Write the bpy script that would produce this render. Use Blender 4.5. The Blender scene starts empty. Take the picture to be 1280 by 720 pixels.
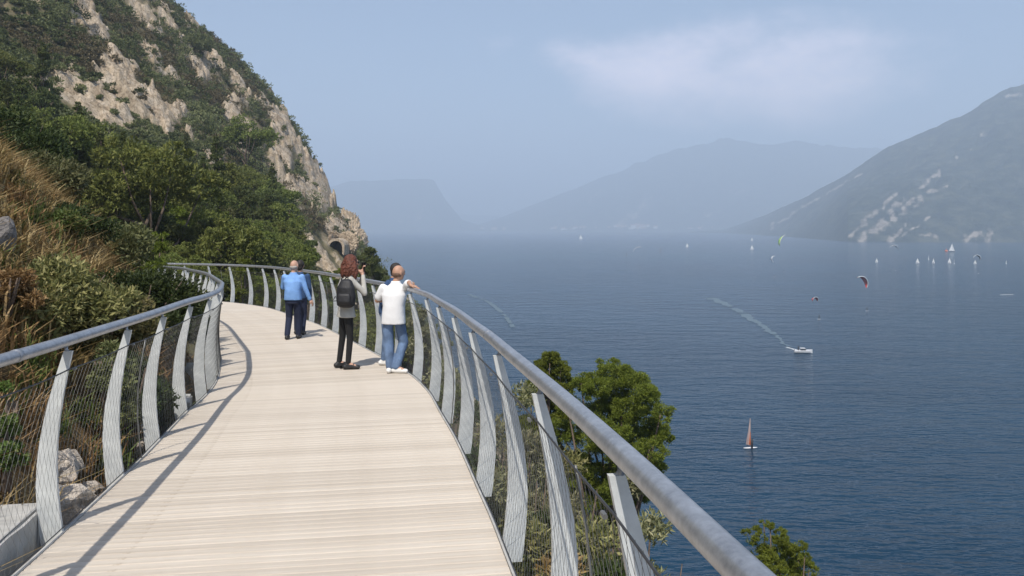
import bpy, bmesh, math, random
import numpy as np
from mathutils import Vector, Matrix
R = math.radians
rng = np.random.default_rng(7)
random.seed(7)
scene = bpy.context.scene
C = scene.collection

# ------------------------------------------------------------------ camera, sky, sun
WATER_Z = -35.0
cd = bpy.data.cameras.new('camera'); cam = bpy.data.objects.new('camera', cd); C.objects.link(cam)
cam.location = (0, 0, 0); cam.rotation_euler = (R(90), 0, 0)
cd.sensor_width = 36; cd.lens = 36 * 1000 / 1280; cd.shift_y = -76 / 1280
cd.clip_start = 0.05; cd.clip_end = 40000
scene.camera = cam
scene.render.resolution_x = 1024; scene.render.resolution_y = 576

SUN = Vector((-0.17, -0.80, 1.26)).normalized()          # towards the sun
sun_el = math.asin(SUN.z); sun_az = math.atan2(SUN.x, SUN.y)
world = bpy.data.worlds.new('World'); scene.world = world; world.use_nodes = True
nt = world.node_tree; nt.nodes.clear()
out = nt.nodes.new('ShaderNodeOutputWorld'); bg = nt.nodes.new('ShaderNodeBackground')
sky = nt.nodes.new('ShaderNodeTexSky'); sky.sky_type = 'NISHITA'; sky.sun_disc = False
sky.sun_elevation = sun_el; sky.sun_rotation = sun_az % (2 * math.pi)
sky.air_density = 1.0; sky.dust_density = 1.2; sky.ozone_density = 1.6; sky.altitude = 100
bg.inputs['Strength'].default_value = 0.105
# soft clouds: noise on the direction, one larger bank low in the north-east
tc = nt.nodes.new('ShaderNodeTexCoord')
mp = nt.nodes.new('ShaderNodeMapping'); mp.inputs['Scale'].default_value = (1, 1, 1.9)
nz = nt.nodes.new('ShaderNodeTexNoise'); nz.inputs['Scale'].default_value = 3.3; nz.inputs['Detail'].default_value = 7; nz.inputs['Roughness'].default_value = 0.62
nt.links.new(tc.outputs['Generated'], mp.inputs['Vector']); nt.links.new(mp.outputs['Vector'], nz.inputs['Vector'])
def wmath(op, a, b=None, c=None, clamp=False):
    n = nt.nodes.new('ShaderNodeMath'); n.operation = op; n.use_clamp = clamp
    for i, v in enumerate((a, b, c)):
        if v is None: continue
        if isinstance(v, (int, float)): n.inputs[i].default_value = v
        else: nt.links.new(v, n.inputs[i])
    return n.outputs[0]
sep = nt.nodes.new('ShaderNodeSeparateXYZ'); nt.links.new(tc.outputs['Generated'], sep.inputs[0])
dx = wmath('MULTIPLY', wmath('SUBTRACT', sep.outputs[0], 0.27), 3.6)
dz = wmath('MULTIPLY', wmath('SUBTRACT', sep.outputs[2], 0.185), 10.5)
g = wmath('SUBTRACT', 1.0, wmath('ADD', wmath('MULTIPLY', dx, dx), wmath('MULTIPLY', dz, dz)), clamp=True)
front = wmath('GREATER_THAN', sep.outputs[1], 0.0)
g = wmath('MULTIPLY', wmath('MULTIPLY', g, front), 0.42)
up = wmath('MULTIPLY', wmath('SUBTRACT', sep.outputs[2], 0.30, clamp=True), 0.25)
nn = wmath('ADD', wmath('ADD', wmath('MULTIPLY', nz.outputs[0], 0.85), g), up)
mr = nt.nodes.new('ShaderNodeMapRange'); mr.interpolation_type = 'SMOOTHSTEP'
mr.inputs['From Min'].default_value = 0.56; mr.inputs['From Max'].default_value = 0.92
nt.links.new(nn, mr.inputs['Value'])
fac = wmath('MULTIPLY', mr.outputs[0], 0.6)
mx = nt.nodes.new('ShaderNodeMix'); mx.data_type = 'RGBA'
mx.inputs['B'].default_value = (22, 17.6, 17.8, 1)
nt.links.new(fac, mx.inputs['Factor']); nt.links.new(sky.outputs[0], mx.inputs['A'])
nt.links.new(mx.outputs['Result'], bg.inputs['Color']); nt.links.new(bg.outputs[0], out.inputs[0])

sl = bpy.data.lights.new('sun', 'SUN'); sl.energy = 4.6; sl.angle = R(0.6); sl.color = (1.0, 0.94, 0.86)
so = bpy.data.objects.new('sun', sl); C.objects.link(so)
so.rotation_euler = (-SUN).to_track_quat('-Z', 'Y').to_euler()
scene.view_settings.view_transform = 'Standard'; scene.view_settings.look = 'None'
scene.view_settings.exposure = 0.37; scene.view_settings.gamma = 1.0; scene.view_settings.use_curve_mapping = False
scene.render.engine = 'CYCLES'
cy = scene.cycles
cy.max_bounces = 5; cy.diffuse_bounces = 2; cy.glossy_bounces = 2; cy.transmission_bounces = 3; cy.volume_bounces = 1
cy.transparent_max_bounces = 6; cy.use_denoising = True; cy.caustics_reflective = False; cy.caustics_refractive = False
cy.sample_clamp_indirect = 6

# ------------------------------------------------------------------ helpers
def put(o, parent=None):
    C.objects.link(o)
    if parent is not None: o.parent = parent
    return o
def tag(o, label=None, cat=None, group=None, kind=None):
    if label: o['label'] = label
    if cat: o['category'] = cat
    if group: o['group'] = group
    if kind: o['kind'] = kind
    return o
def empty(name, loc, label, cat, group=None, rz=0):
    o = bpy.data.objects.new(name, None); o.location = loc; o.rotation_euler = (0, 0, rz); o.empty_display_size = 0.2
    put(o); return tag(o, label, cat, group)
def mesh_np(name, V, F, mat=None, smooth=False):
    """V (n,3); F (m,k) or list of such arrays"""
    me = bpy.data.meshes.new(name)
    if not isinstance(F, list): F = [F]
    F = [np.asarray(f, dtype=np.int32) for f in F if len(f)]
    V = np.asarray(V, dtype=np.float32)
    nl = sum(f.size for f in F); nf = sum(len(f) for f in F)
    me.vertices.add(len(V)); me.vertices.foreach_set('co', V.ravel())
    me.loops.add(nl); me.polygons.add(nf)
    me.loops.foreach_set('vertex_index', np.concatenate([f.ravel() for f in F]))
    tot = np.concatenate([np.full(len(f), f.shape[1], dtype=np.int32) for f in F])
    st = np.concatenate([[0], np.cumsum(tot)[:-1]]).astype(np.int32)
    me.polygons.foreach_set('loop_start', st)
    try: me.polygons.foreach_set('loop_total', tot)
    except Exception: pass
    me.polygons.foreach_set('use_smooth', np.full(nf, smooth, dtype=bool))
    me.update(calc_edges=True); me.validate()
    if mat: me.materials.append(mat)
    return me
def ob(name, me, parent=None, loc=(0, 0, 0), rot=(0, 0, 0)):
    o = bpy.data.objects.new(name, me); o.location = loc; o.rotation_euler = rot
    return put(o, parent)
class MB:
    def __init__(s): s.V = []; s.F3 = []; s.F4 = []; s.n = 0
    def add(s, V, F):
        V = np.asarray(V, float); s.V.append(V)
        F = np.asarray(F, int)
        if len(F): (s.F3 if F.shape[1] == 3 else s.F4).append(F + s.n)
        s.n += len(V); return s
    def box(s, x0, x1, y0, y1, z0, z1):
        V = [(x, y, z) for z in (z0, z1) for y in (y0, y1) for x in (x0, x1)]
        return s.add(V, [(0, 2, 3, 1), (4, 5, 7, 6), (0, 1, 5, 4), (2, 6, 7, 3), (0, 4, 6, 2), (1, 3, 7, 5)])
    def tube(s, P, r, n=8, cap=True):
        P = np.asarray(P, float); m = len(P); r = np.broadcast_to(np.asarray(r, float), (m,))
        T = np.gradient(P, axis=0); T /= np.linalg.norm(T, axis=1)[:, None] + 1e-9
        ref = np.array([0, 0, 1.0]) if abs(T[:, 2]).mean() < .85 else np.array([1.0, 0, 0])
        A = np.cross(T, ref); A /= np.linalg.norm(A, axis=1)[:, None] + 1e-9
        B = np.cross(A, T)
        a = np.arange(n) * 2 * np.pi / n
        V = P[:, None] + r[:, None, None] * (np.cos(a)[None, :, None] * A[:, None] + np.sin(a)[None, :, None] * B[:, None])
        V = V.reshape(-1, 3)
        i = np.arange(m - 1)[:, None] * n; j = np.arange(n)[None]; k = (j + 1) % n
        F = np.stack([i + j, i + n + j, i + n + k, i + k], -1).reshape(-1, 4)
        s.add(V, F)
        if cap:
            c0 = len(V); base = s.n - len(V)
            for e, off in ((0, 0), (m - 1, (m - 1) * n)):
                s.V.append(P[e:e + 1]); ci = s.n; s.n += 1
                jj = np.arange(n); kk = (jj + 1) % n
                f = np.stack([np.full(n, ci), base + off + (jj if e == 0 else kk), base + off + (kk if e == 0 else jj)], -1)
                s.F3.append(f)
        return s
    def poly_prism(s, pts, axis_from, axis_to):
        """pts (n,2) in x,z ; extruded along y"""
        n = len(pts)
        V = [(p[0], axis_from, p[1]) for p in pts] + [(p[0], axis_to, p[1]) for p in pts]
        b = s.n; s.V.append(np.array(V, float)); s.n += 2 * n
        s.F4.append(np.array([(b + i, b + (i + 1) % n, b + n + (i + 1) % n, b + n + i) for i in range(n)]))
        h = n // 2
        # outline is made of two matching sides: strip between them
        for off, fl in ((0, 0), (n, 1)):
            q = []
            for i in range(h - 1):
                a = (i, i + 1, n - 2 - i, n - 1 - i)
                q.append([b + off + x for x in (a[::-1] if fl == 0 else a)])
            s.F4.append(np.array(q))
        return s
    def ell(s, c, r, nu=12, nv=8, rot=None):
        u = np.linspace(0, 2 * np.pi, nu, endpoint=False); v = np.linspace(0, np.pi, nv + 1)
        V = np.array([(math.sin(b) * math.cos(a), math.sin(b) * math.sin(a), math.cos(b)) for b in v for a in u]) * np.asarray(r)
        if rot is not None: V = V @ np.array(rot.to_3x3()).T
        V = V + np.asarray(c)
        i = np.arange(nv)[:, None] * nu; j = np.arange(nu)[None]; k = (j + 1) % nu
        return s.add(V, np.stack([i + j, i + nu + j, i + nu + k, i + k], -1).reshape(-1, 4))
    def mesh(s, name, mat=None, smooth=False):
        F = []
        if s.F4: F.append(np.concatenate(s.F4))
        if s.F3: F.append(np.concatenate(s.F3))
        return mesh_np(name, np.concatenate(s.V), F, mat, smooth)
    def obj(s, name, mat=None, parent=None, smooth=False, loc=(0, 0, 0), rot=(0, 0, 0)):
        return ob(name, s.mesh(name, mat, smooth), parent, loc, rot)

# ---- value noise
_perm = np.random.default_rng(3).random((256, 256))
def vnoise(x, y, seed=0):
    x = np.asarray(x, float) + seed * 17.31; y = np.asarray(y, float) + seed * 9.73
    xi = np.floor(x).astype(int); yi = np.floor(y).astype(int); fx = x - xi; fy = y - yi
    fx = fx * fx * (3 - 2 * fx); fy = fy * fy * (3 - 2 * fy)
    a = _perm[xi & 255, yi & 255]; b = _perm[(xi + 1) & 255, yi & 255]; c = _perm[xi & 255, (yi + 1) & 255]; d = _perm[(xi + 1) & 255, (yi + 1) & 255]
    return (a * (1 - fx) + b * fx) * (1 - fy) + (c * (1 - fx) + d * fx) * fy
def fbm(x, y, o=4, seed=0, gain=.5):
    s = 0; a = 1; t = 0
    for i in range(o):
        s = s + a * vnoise(x * 2 ** i, y * 2 ** i, seed + i); t += a; a *= gain
    return s / t * 2 - 1
def sstep(a, b, x):
    t = np.clip((x - a) / (b - a), 0, 1); return t * t * (3 - 2 * t)

# ------------------------------------------------------------------ materials
def newmat(name):
    m = bpy.data.materials.new(name); m.use_nodes = True
    n = m.node_tree; b = n.nodes['Principled BSDF']; return m, n, b
def N(n, t, **kw):
    x = n.nodes.new(t)
    for k, v in kw.items():
        if hasattr(x, k): setattr(x, k, v)
    return x
def noise(n, scale, detail=4, rough=.55, vec=None, stretch=None, coord='Object'):
    t = N(n, 'ShaderNodeTexNoise'); t.inputs['Scale'].default_value = scale; t.inputs['Detail'].default_value = detail; t.inputs['Roughness'].default_value = rough
    if vec is None:
        c = N(n, 'ShaderNodeTexCoord'); vec = c.outputs[coord]
    if stretch:
        mpp = N(n, 'ShaderNodeMapping'); mpp.inputs['Scale'].default_value = stretch; n.links.new(vec, mpp.inputs['Vector']); vec = mpp.outputs[0]
    n.links.new(vec, t.inputs['Vector']); return t.outputs[0]
def ramp(n, src, stops):
    r = N(n, 'ShaderNodeValToRGB'); e = r.color_ramp.elements
    while len(e) < len(stops): e.new(.5)
    for i, (p, c) in enumerate(stops): e[i].position = p; e[i].color = (*c, 1)
    n.links.new(src, r.inputs[0]); return r.outputs[0]
def mixc(n, f, a, b, mode='MIX'):
    m = N(n, 'ShaderNodeMix'); m.data_type = 'RGBA'; m.blend_type = mode
    for k, v in (('Factor', f), ('A', a), ('B', b)):
        i = m.inputs[k]
        if isinstance(v, (int, float)): i.default_value = v
        elif isinstance(v, tuple): m.inputs[k].default_value = (*v, 1)
        else: n.links.new(v, i)
    return m.outputs['Result']
def math_(n, op, a, b=None, clamp=False):
    m = N(n, 'ShaderNodeMath'); m.operation = op; m.use_clamp = clamp
    for i, v in enumerate((a, b)):
        if v is None: continue
        if isinstance(v, (int, float)): m.inputs[i].default_value = v
        else: n.links.new(v, m.inputs[i])
    return m.outputs[0]
def bump(n, b, h, strength=.4, dist=.02):
    x = N(n, 'ShaderNodeBump'); x.inputs['Strength'].default_value = strength; x.inputs['Distance'].default_value = dist
    n.links.new(h, x.inputs['Height']); n.links.new(x.outputs[0], b.inputs['Normal']); return x
def mat_simple(name, col, rough=.6, var=.25, scale=8, metal=0, bumps=0, bscale=40, bdist=.01):
    m, n, b = newmat(name)
    f = noise(n, scale)
    lo = tuple(c * (1 - var) for c in col); hi = tuple(min(1, c * (1 + var)) for c in col)
    n.links.new(ramp(n, f, [(.3, lo), (.7, hi)]), b.inputs['Base Color'])
    b.inputs['Roughness'].default_value = rough; b.inputs['Metallic'].default_value = metal
    if bumps: bump(n, b, noise(n, bscale), bumps, bdist)
    return m
def mat_leaf(name, c1, c2, c3=None, trans=.25, rough=.55):
    m, n, b = newmat(name)
    g = N(n, 'ShaderNodeNewGeometry'); oi = N(n, 'ShaderNodeObjectInfo')
    st = [(0, c1), (.6, c2)] + ([(1, c3)] if c3 else [])
    c = ramp(n, g.outputs['Random Per Island'], st)
    f = noise(n, 1.3, 2)
    c = mixc(n, math_(n, 'MULTIPLY', f, .5), c, c2)
    h = N(n, 'ShaderNodeHueSaturation'); n.links.new(c, h.inputs['Color'])
    v = math_(n, 'ADD', math_(n, 'MULTIPLY', oi.outputs['Random'], .36), .84); n.links.new(v, h.inputs['Value'])
    hu = math_(n, 'ADD', math_(n, 'MULTIPLY', oi.outputs['Random'], .03), .485); n.links.new(hu, h.inputs['Hue'])
    n.links.new(h.outputs[0], b.inputs['Base Color']); b.inputs['Roughness'].default_value = rough
    b.inputs['Specular IOR Level'].default_value = .25
    t = N(n, 'ShaderNodeBsdfTranslucent'); n.links.new(h.outputs[0], t.inputs[0])
    mx = N(n, 'ShaderNodeMixShader'); mx.inputs[0].default_value = trans
    o = n.nodes['Material Output']; n.links.new(b.outputs[0], mx.inputs[1]); n.links.new(t.outputs[0], mx.inputs[2]); n.links.new(mx.outputs[0], o.inputs[0])
    return m
M = {}
M['pine'] = mat_leaf('pine_needles', (.095, .120, .014), (.155, .185, .022), (.25, .27, .045), .35)
M['pine_mid'] = mat_leaf('green_pine_needles', (.105, .130, .028), (.170, .195, .044), (.25, .26, .07))
M['pine_dark'] = mat_leaf('dark_pine_needles', (.060, .082, .024), (.110, .134, .038), (.18, .19, .06))
M['pine_fresh'] = mat_leaf('fresh_pine_needles', (.10, .135, .015), (.155, .20, .024), (.24, .28, .04), .35)
M['bush'] = mat_leaf('evergreen_leaves', (.028, .045, .014), (.050, .075, .020), (.085, .11, .03))
M['scrub'] = mat_leaf('hill_scrub_leaves', (.085, .102, .038), (.150, .160, .062), (.24, .235, .105))
M['olive'] = mat_leaf('grey_green_leaves', (.12, .13, .06), (.23, .23, .11), (.44, .41, .25))
M['yellowleaf'] = mat_leaf('pale_yellow_green_leaves', (.10, .115, .04), (.22, .21, .075), (.46, .40, .19))
M['drygrass'] = mat_leaf('dry_grass', (.19, .13, .055), (.36, .27, .11), (.55, .44, .22), .2)
M['orangegrass'] = mat_leaf('orange_dry_grass', (.17, .10, .040), (.29, .18, .075), (.42, .30, .14), .2)
M['greengrass'] = mat_leaf('green_grass', (.06, .10, .02), (.12, .17, .04), (.25, .25, .09), .2)
M['bark'] = mat_simple('bark', (.13, .095, .07), .9, .4, 12, bumps=.6, bscale=30)

def rock_nodes(n, sc=1.0, coord='Object'):
    f1 = noise(n, .55 * sc, 8, .65, coord=coord); f2 = noise(n, 2.2 * sc, 6, .7, stretch=(1.6, 1.6, .55), coord=coord)
    c = ramp(n, f1, [(.30, (.27, .20, .14)), (.45, (.45, .36, .255)), (.58, (.58, .48, .36)), (.75, (.68, .59, .47))])
    d = ramp(n, f2, [(.38, (.16, .14, .12)), (.54, (1, 1, 1))])
    return mixc(n, .62, c, d, 'MULTIPLY'), f2
m, n, b = newmat('hillside'); M['hill'] = m
at = N(n, 'ShaderNodeAttribute', attribute_name='rock'); ad = N(n, 'ShaderNodeAttribute', attribute_name='dry')
rc, rf = rock_nodes(n, .9)
soil = ramp(n, noise(n, .35, 7, .65), [(.3, (.060, .065, .028)), (.5, (.13, .115, .06)), (.7, (.24, .19, .12))])
drys = ramp(n, noise(n, 2.5, 6, .65), [(.3, (.075, .050, .022)), (.5, (.17, .115, .055)), (.72, (.32, .235, .125))])
s1 = mixc(n, ad.outputs['Fac'], soil, drys)
n.links.new(mixc(n, at.outputs['Fac'], s1, rc), b.inputs['Base Color']); b.inputs['Roughness'].default_value = .95
b.inputs['Specular IOR Level'].default_value = .15
bump(n, b, math_(n, 'ADD', rf, noise(n, 8, 5)), .7, .25)
m, n, b = newmat('limestone'); M['rock'] = m
rc, rf = rock_nodes(n, 2.2)
n.links.new(rc, b.inputs['Base Color']); b.inputs['Roughness'].default_value = .95; bump(n, b, rf, .6, .04)
M['palerock'] = mat_simple('pale_limestone', (.60, .53, .45), .95, .28, 5, bumps=.8, bscale=14, bdist=.03)
M['greyrock'] = mat_simple('grey_rock', (.20, .185, .175), .95, .4, 5, bumps=.8, bscale=12, bdist=.03)
M['concrete'] = mat_simple('concrete', (.44, .43, .40), .9, .22, 5, bumps=.3, bscale=30)
M['masonry'] = mat_simple('masonry', (.36, .33, .28), .95, .3, 1.2, bumps=.5, bscale=3, bdist=.1)
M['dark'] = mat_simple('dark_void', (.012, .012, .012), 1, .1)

# steel
def steel(name, lo, hi, rough, metal, sc=14):
    m, n, b = newmat(name)
    f = noise(n, sc, 6, .65); f3 = noise(n, sc * .22, 3, .5)
    c = ramp(n, math_(n, 'ADD', math_(n, 'MULTIPLY', f, .6), math_(n, 'MULTIPLY', f3, .4)), [(.35, lo), (.62, hi)])
    n.links.new(c, b.inputs['Base Color']); b.inputs['Metallic'].default_value = metal; b.inputs['Roughness'].default_value = rough
    bump(n, b, f, .15, .004); return m
M['galv'] = steel('galvanised_steel', (.24, .255, .28), (.40, .42, .45), .36, .5, 34)
M['post'] = steel('pale_galvanised_plate', (.52, .54, .535), (.72, .74, .72), .6, .05, 10)
M['wire'] = mat_simple('steel_wire', (.20, .20, .19), .5, .2, 10, .5)
M['cable'] = mat_simple('dark_cable', (.05, .052, .055), .5, .2, 10, .3)
M['beam'] = mat_simple('dark_steel_beam', (.16, .165, .17), .6, .2, 6, .4)

# boards: each board reads its own tone from the object, streaks run along it
m, n, b = newmat('bleached_boards'); M['board'] = m
oi = N(n, 'ShaderNodeObjectInfo')
tcn = N(n, 'ShaderNodeTexCoord')
f = noise(n, 3.0, 6, .6, stretch=(.45, 9, 9)); f2 = noise(n, 1.1, 5, .6); f4 = noise(n, 18, 3, .6, stretch=(.1, 3.2, 1))
base = ramp(n, math_(n, 'ADD', math_(n, 'MULTIPLY', f, .6), math_(n, 'MULTIPLY', f2, .4)), [(.30, (.48, .42, .34)), (.5, (.60, .53, .44)), (.68, (.66, .60, .51))])
tone = ramp(n, oi.outputs['Random'], [(0, (.85, .84, .83)), (.5, (.94, .935, .93)), (1, (1, 1, 1))])
c = mixc(n, 1.0, base, tone, 'MULTIPLY')
spots = ramp(n, noise(n, 9, 5, .7), [(.30, (.62, .58, .52)), (.37, (1, 1, 1))])
c = mixc(n, .6, c, spots, 'MULTIPLY')
n.links.new(c, b.inputs['Base Color']); b.inputs['Roughness'].default_value = .85; bump(n, b, f4, .5, .006)

# ------------------------------------------------------------------ the walkway line
RE = np.array([(.90, -3), (.70, -.5), (.45, 1.5), (.335, 2.4), (.185, 3.44), (.0, 4.58), (-.15, 5.53), (-.29, 6.31), (-.55, 7.77), (-.85, 9.2), (-1.10, 10.4),
               (-1.55, 11.9), (-2.3, 13.8), (-3.45, 16.5), (-4.77, 19.5), (-6.2, 22.2), (-7.7, 24.9), (-9.7, 27.2), (-12.2, 28.9), (-15, 29.8), (-18, 30.1), (-22, 30.1)])
def catmull(P, k=24):
    o = []
    Q = np.vstack([2 * P[0] - P[1], P, 2 * P[-1] - P[-2]])
    for i in range(1, len(Q) - 2):
        p0, p1, p2, p3 = Q[i - 1:i + 3]
        for t in np.linspace(0, 1, k, endpoint=False):
            o.append(.5 * ((2 * p1) + (-p0 + p2) * t + (2 * p0 - 5 * p1 + 4 * p2 - p3) * t * t + (-p0 + 3 * p1 - 3 * p2 + p3) * t ** 3))
    o.append(Q[-2]); return np.array(o)
LINE = catmull(RE)
for _ in range(30): LINE[1:-1] = .25 * LINE[:-2] + .5 * LINE[1:-1] + .25 * LINE[2:]
SL = np.concatenate([[0], np.cumsum(np.linalg.norm(np.diff(LINE, axis=0), axis=1))])
TL = np.gradient(LINE, axis=0); TL /= np.linalg.norm(TL, axis=1)[:, None]
SMAX = SL[-1]; WID = 2.80
def deck_z(y): return -(1.885 + .0243 * np.asarray(y))
def wf(y, off): return off * np.where(np.asarray(off) > 1, np.interp(y, [9.8, 14.5], [1.0, .895]), 1.0)
def edge(s, off=0.0):
    """point on the walkway: off = metres to the left of the right-hand edge"""
    s = np.asarray(s, float)
    x = np.interp(s, SL, LINE[:, 0]); y = np.interp(s, SL, LINE[:, 1])
    tx = np.interp(s, SL, TL[:, 0]); ty = np.interp(s, SL, TL[:, 1]); l = np.hypot(tx, ty); off = wf(y, off)
    return x - ty / l * off, y + tx / l * off, tx / l, ty / l
def s_at_y(y, off=0.0):
    ss = np.linspace(0, SMAX, 3000); yy = edge(ss, off)[1]; return float(ss[np.argmin(abs(yy - y))])
# boards
ground = tag(bpy.data.objects.new('walkway', None), kind='structure'); put(ground)
BW = .094; k = 0; s = 0.35
while s + BW < SMAX - .3 and k < 298:
    x0, y0, _, _ = edge(np.array([s + .0045, s + BW - .0045])); x1, y1, _, _ = edge(np.array([s + .0045, s + BW - .0045]), WID)
    cx, cyy = (x0[0] + x1[1]) / 2, (y0[0] + y1[1]) / 2; cz = float(deck_z(cyy))
    dirx, diry = x1[0] - x0[0], y1[0] - y0[0]; ang = math.atan2(-diry, -dirx)
    ca, sa = math.cos(-ang), math.sin(-ang)
    V = []
    ch = .006; tilt = random.uniform(-.0012, .0012)
    cen = ((x0[0] + x1[0] + x0[1] + x1[1]) / 4, (y0[0] + y1[0] + y0[1] + y1[1]) / 4)
    for zz, ins in ((-.04, 0), (-ch, 0), (0, ch)):
        for (px, py, sg) in ((x0[0], y0[0], 1), (x0[1], y0[1], -1), (x1[1], y1[1], -1), (x1[0], y1[0], 1)):
            lx, ly = px - cx, py - cyy
            X = lx * ca - ly * sa; Y = lx * sa + ly * ca
            Y += ins * sg * (1 if Y < 0 else 1) * (1 if sg * Y < 0 else 1)
            V.append((X, Y, float(deck_z(py)) - cz + zz + tilt * sg))
    F = [(3, 2, 1, 0), (8, 9, 10, 11)] + [(i + j * 4, (i + 1) % 4 + j * 4, (i + 1) % 4 + j * 4 + 4, i + j * 4 + 4) for j in (0, 1) for i in range(4)]
    o = ob('board', mesh_np('board', V, np.array(F), M['board']), ground, (cx, cyy, cz), (0, 0, ang))
    s += BW; k += 1
S_END = SMAX - .4
# beams under the boards and the pale edge trim
ss = np.linspace(.3, S_END, 170)
def strip_box(name, o0, o1, z0, z1, mat):
    a = edge(ss, o0); c = edge(ss, o1); za = deck_z(a[1]); zc = deck_z(c[1])
    V = np.concatenate([np.stack([a[0], a[1], za + z0], -1), np.stack([c[0], c[1], zc + z0], -1), np.stack([c[0], c[1], zc + z1], -1), np.stack([a[0], a[1], za + z1], -1)])
    nn_ = len(ss); i = np.arange(nn_ - 1); F = []
    for q in range(4):
        p = (q + 1) % 4; F.append(np.stack([q * nn_ + i, q * nn_ + i + 1, p * nn_ + i + 1, p * nn_ + i], -1))
    F.append(np.array([[0, nn_, 2 * nn_, 3 * nn_], [nn_ - 1, 4 * nn_ - 1, 3 * nn_ - 1, 2 * nn_ - 1]]))
    return ob(name, mesh_np(name, V, np.concatenate(F), mat), ground)
S_BOARD = s
ss = np.linspace(S_BOARD + .004, S_END, 40); strip_box('deck_slab', .0, WID, -.04, 0, M['board'])
ss = np.linspace(.3, S_END, 170)
strip_box('edge_trim', -.028, -.004, -.16, .006, M['concrete'])
strip_box('edge_trim', WID + .004, WID + .028, -.16, .006, M['concrete'])
strip_box('beam', .35, .50, -.42, -.045, M['beam']); strip_box('beam', WID - .5, WID - .35, -.42, -.045, M['beam'])

# ------------------------------------------------------------------ railings
HH = np.array([-.12, 0, .15, .3, .45, .6, .75, .9, 1.05, 1.195]); OC = np.interp(HH, [-.12, 0, .3, .6, .9, 1.195], [.072, .088, .120, .108, .058, -.016])
# smooth the belly a little
OC = OC.copy(); OC[1:-1] = .25 * OC[:-2] + .5 * OC[1:-1] + .25 * OC[2:]
WH = np.interp(HH, [-.12, 0, .3, .6, .9, 1.195], [.142, .140, .130, .108, .080, .052])
pts = [(o - w / 2, h) for o, w, h in zip(OC, WH, HH)] + [(o + w / 2, h) for o, w, h in list(zip(OC, WH, HH))[::-1]]
mbp = MB(); mbp.poly_prism(pts, -.014, .014); post_me = mbp.mesh('post', M['post'])
br = MB(); br.tube([(OC[-1], 0, 1.18), (0, 0, 1.205), (0, 0, 1.23)], [.014, .013, .013], 8); bracket_me = br.mesh('bracket', M['galv'], True)
cl = MB(); cl.tube([(-.055, -.018, 1.075), (-.055, .018, 1.075)], .009, 8); clamp_me = cl.mesh('cable_clamp', M['wire'])
def railing(side, label):
    off = 0.0 if side > 0 else WID
    root = empty('railing', (0, 0, 0), label, 'railing', 'railings along the walkway')
    def P(s, o, h):        # o outward
        x, y, tx, ty = edge(s, off - o if side > 0 else off + o)
        return np.stack([x, y, deck_z(y) + h], -1)
    ss = np.linspace(.2, S_END, 420)
    MB().tube(P(ss, 0 * ss, 0 * ss + 1.26), .0365, 20).obj('handrail', M['galv'], root, True)
    y0 = 2.42 if side > 0 else 5.30
    s0 = s_at_y(y0, off); step = 1.345 * (1 if side > 0 else .985)
    s0 -= math.floor((s0 - .4) / step) * step
    ang0 = 0 if side > 0 else math.pi
    sp = []; s_ = s0
    while s_ < S_END - .2: sp.append(s_); s_ += step
    for q, s_ in enumerate(sp):
        x, y, tx, ty = edge(s_, off); rz = math.atan2(-tx, ty) * 1.0
        # local +x points outward; the tangent is local y
        rot = (0, 0, math.atan2(-tx, ty) + (0 if side > 0 else math.pi))
        p = ob('post', post_me, root, (x, y, float(deck_z(y))), rot)
        b_ = ob('bracket', bracket_me, p); c_ = ob('cable_clamp', clamp_me, p)
    for s_ in np.arange(sp[0] + .5, S_END, step * 5):
        a = P(np.array([s_, s_ + .05]), np.zeros(2), np.full(2, 1.26)); MB().tube(a, .039, 20).obj('joint_sleeve', M['galv'], root, True)
    # top and bottom cable of the net
    for nm, h, r in (('upper_cable', 1.075, .0048), ('lower_cable', .03, .004)):
        oi_ = np.interp(h, HH, OC - WH / 2) - .006
        MB().tube(P(ss, 0 * ss + oi_, 0 * ss + h - .012 * np.abs(np.sin((ss - s0) / step * np.pi)) * (h > 1)), r, 6).obj(nm, M['cable'], root, True)
    # thin net stays
    for s_ in sp[3::4]:
        hs = np.linspace(-.1, 1.07, 6); MB().tube(P(np.full(6, s_ + step * .42), np.interp(hs, HH, OC - WH / 2), hs), .006, 6).obj('net_stay', M['wire'], root, True)
    # diamond wire net: countless fine wires, one part
    hs = np.linspace(.03, 1.075, 7); om = np.interp(hs, HH, OC - WH / 2) - .004
    lines = []
    lo = sp[0]; hi = min(sp[-1], s_at_y(26.5, off))
    for dr in (1, -1):
        for st in np.arange(lo, hi, .075):
            lines.append(P(np.clip(st + dr * .50 * (hs - .03), .2, S_END), om + dr * .0012, hs))
    L = np.array(lines); nL, m_, _ = L.shape
    T = np.gradient(L, axis=1); T /= np.linalg.norm(T, axis=2)[..., None]
    A = np.cross(T, [0, 0, 1.0]); A /= np.linalg.norm(A, axis=2)[..., None]; B = np.cross(A, T)
    r = .0009
    V = np.stack([L + r * A, L + r * (-.5 * A + .87 * B), L + r * (-.5 * A - .87 * B)], 2).reshape(-1, 3)
    li = np.arange(nL)[:, None, None] * m_ * 3; mi = np.arange(m_ - 1)[None, :, None] * 3; j = np.arange(3)[None, None]; k_ = (j + 1) % 3
    F = np.stack([li + mi + j, li + mi + 3 + j, li + mi + 3 + k_, li + mi + k_], -1).reshape(-1, 4)
    o = ob('wire_net', mesh_np('wire_net', V, F, M['wire']), root); o['kind'] = 'stuff'
railing(1, 'steel railing with curved posts on the lake side of the walkway')
railing(-1, 'steel railing with curved posts on the hillside side of the walkway')

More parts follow.
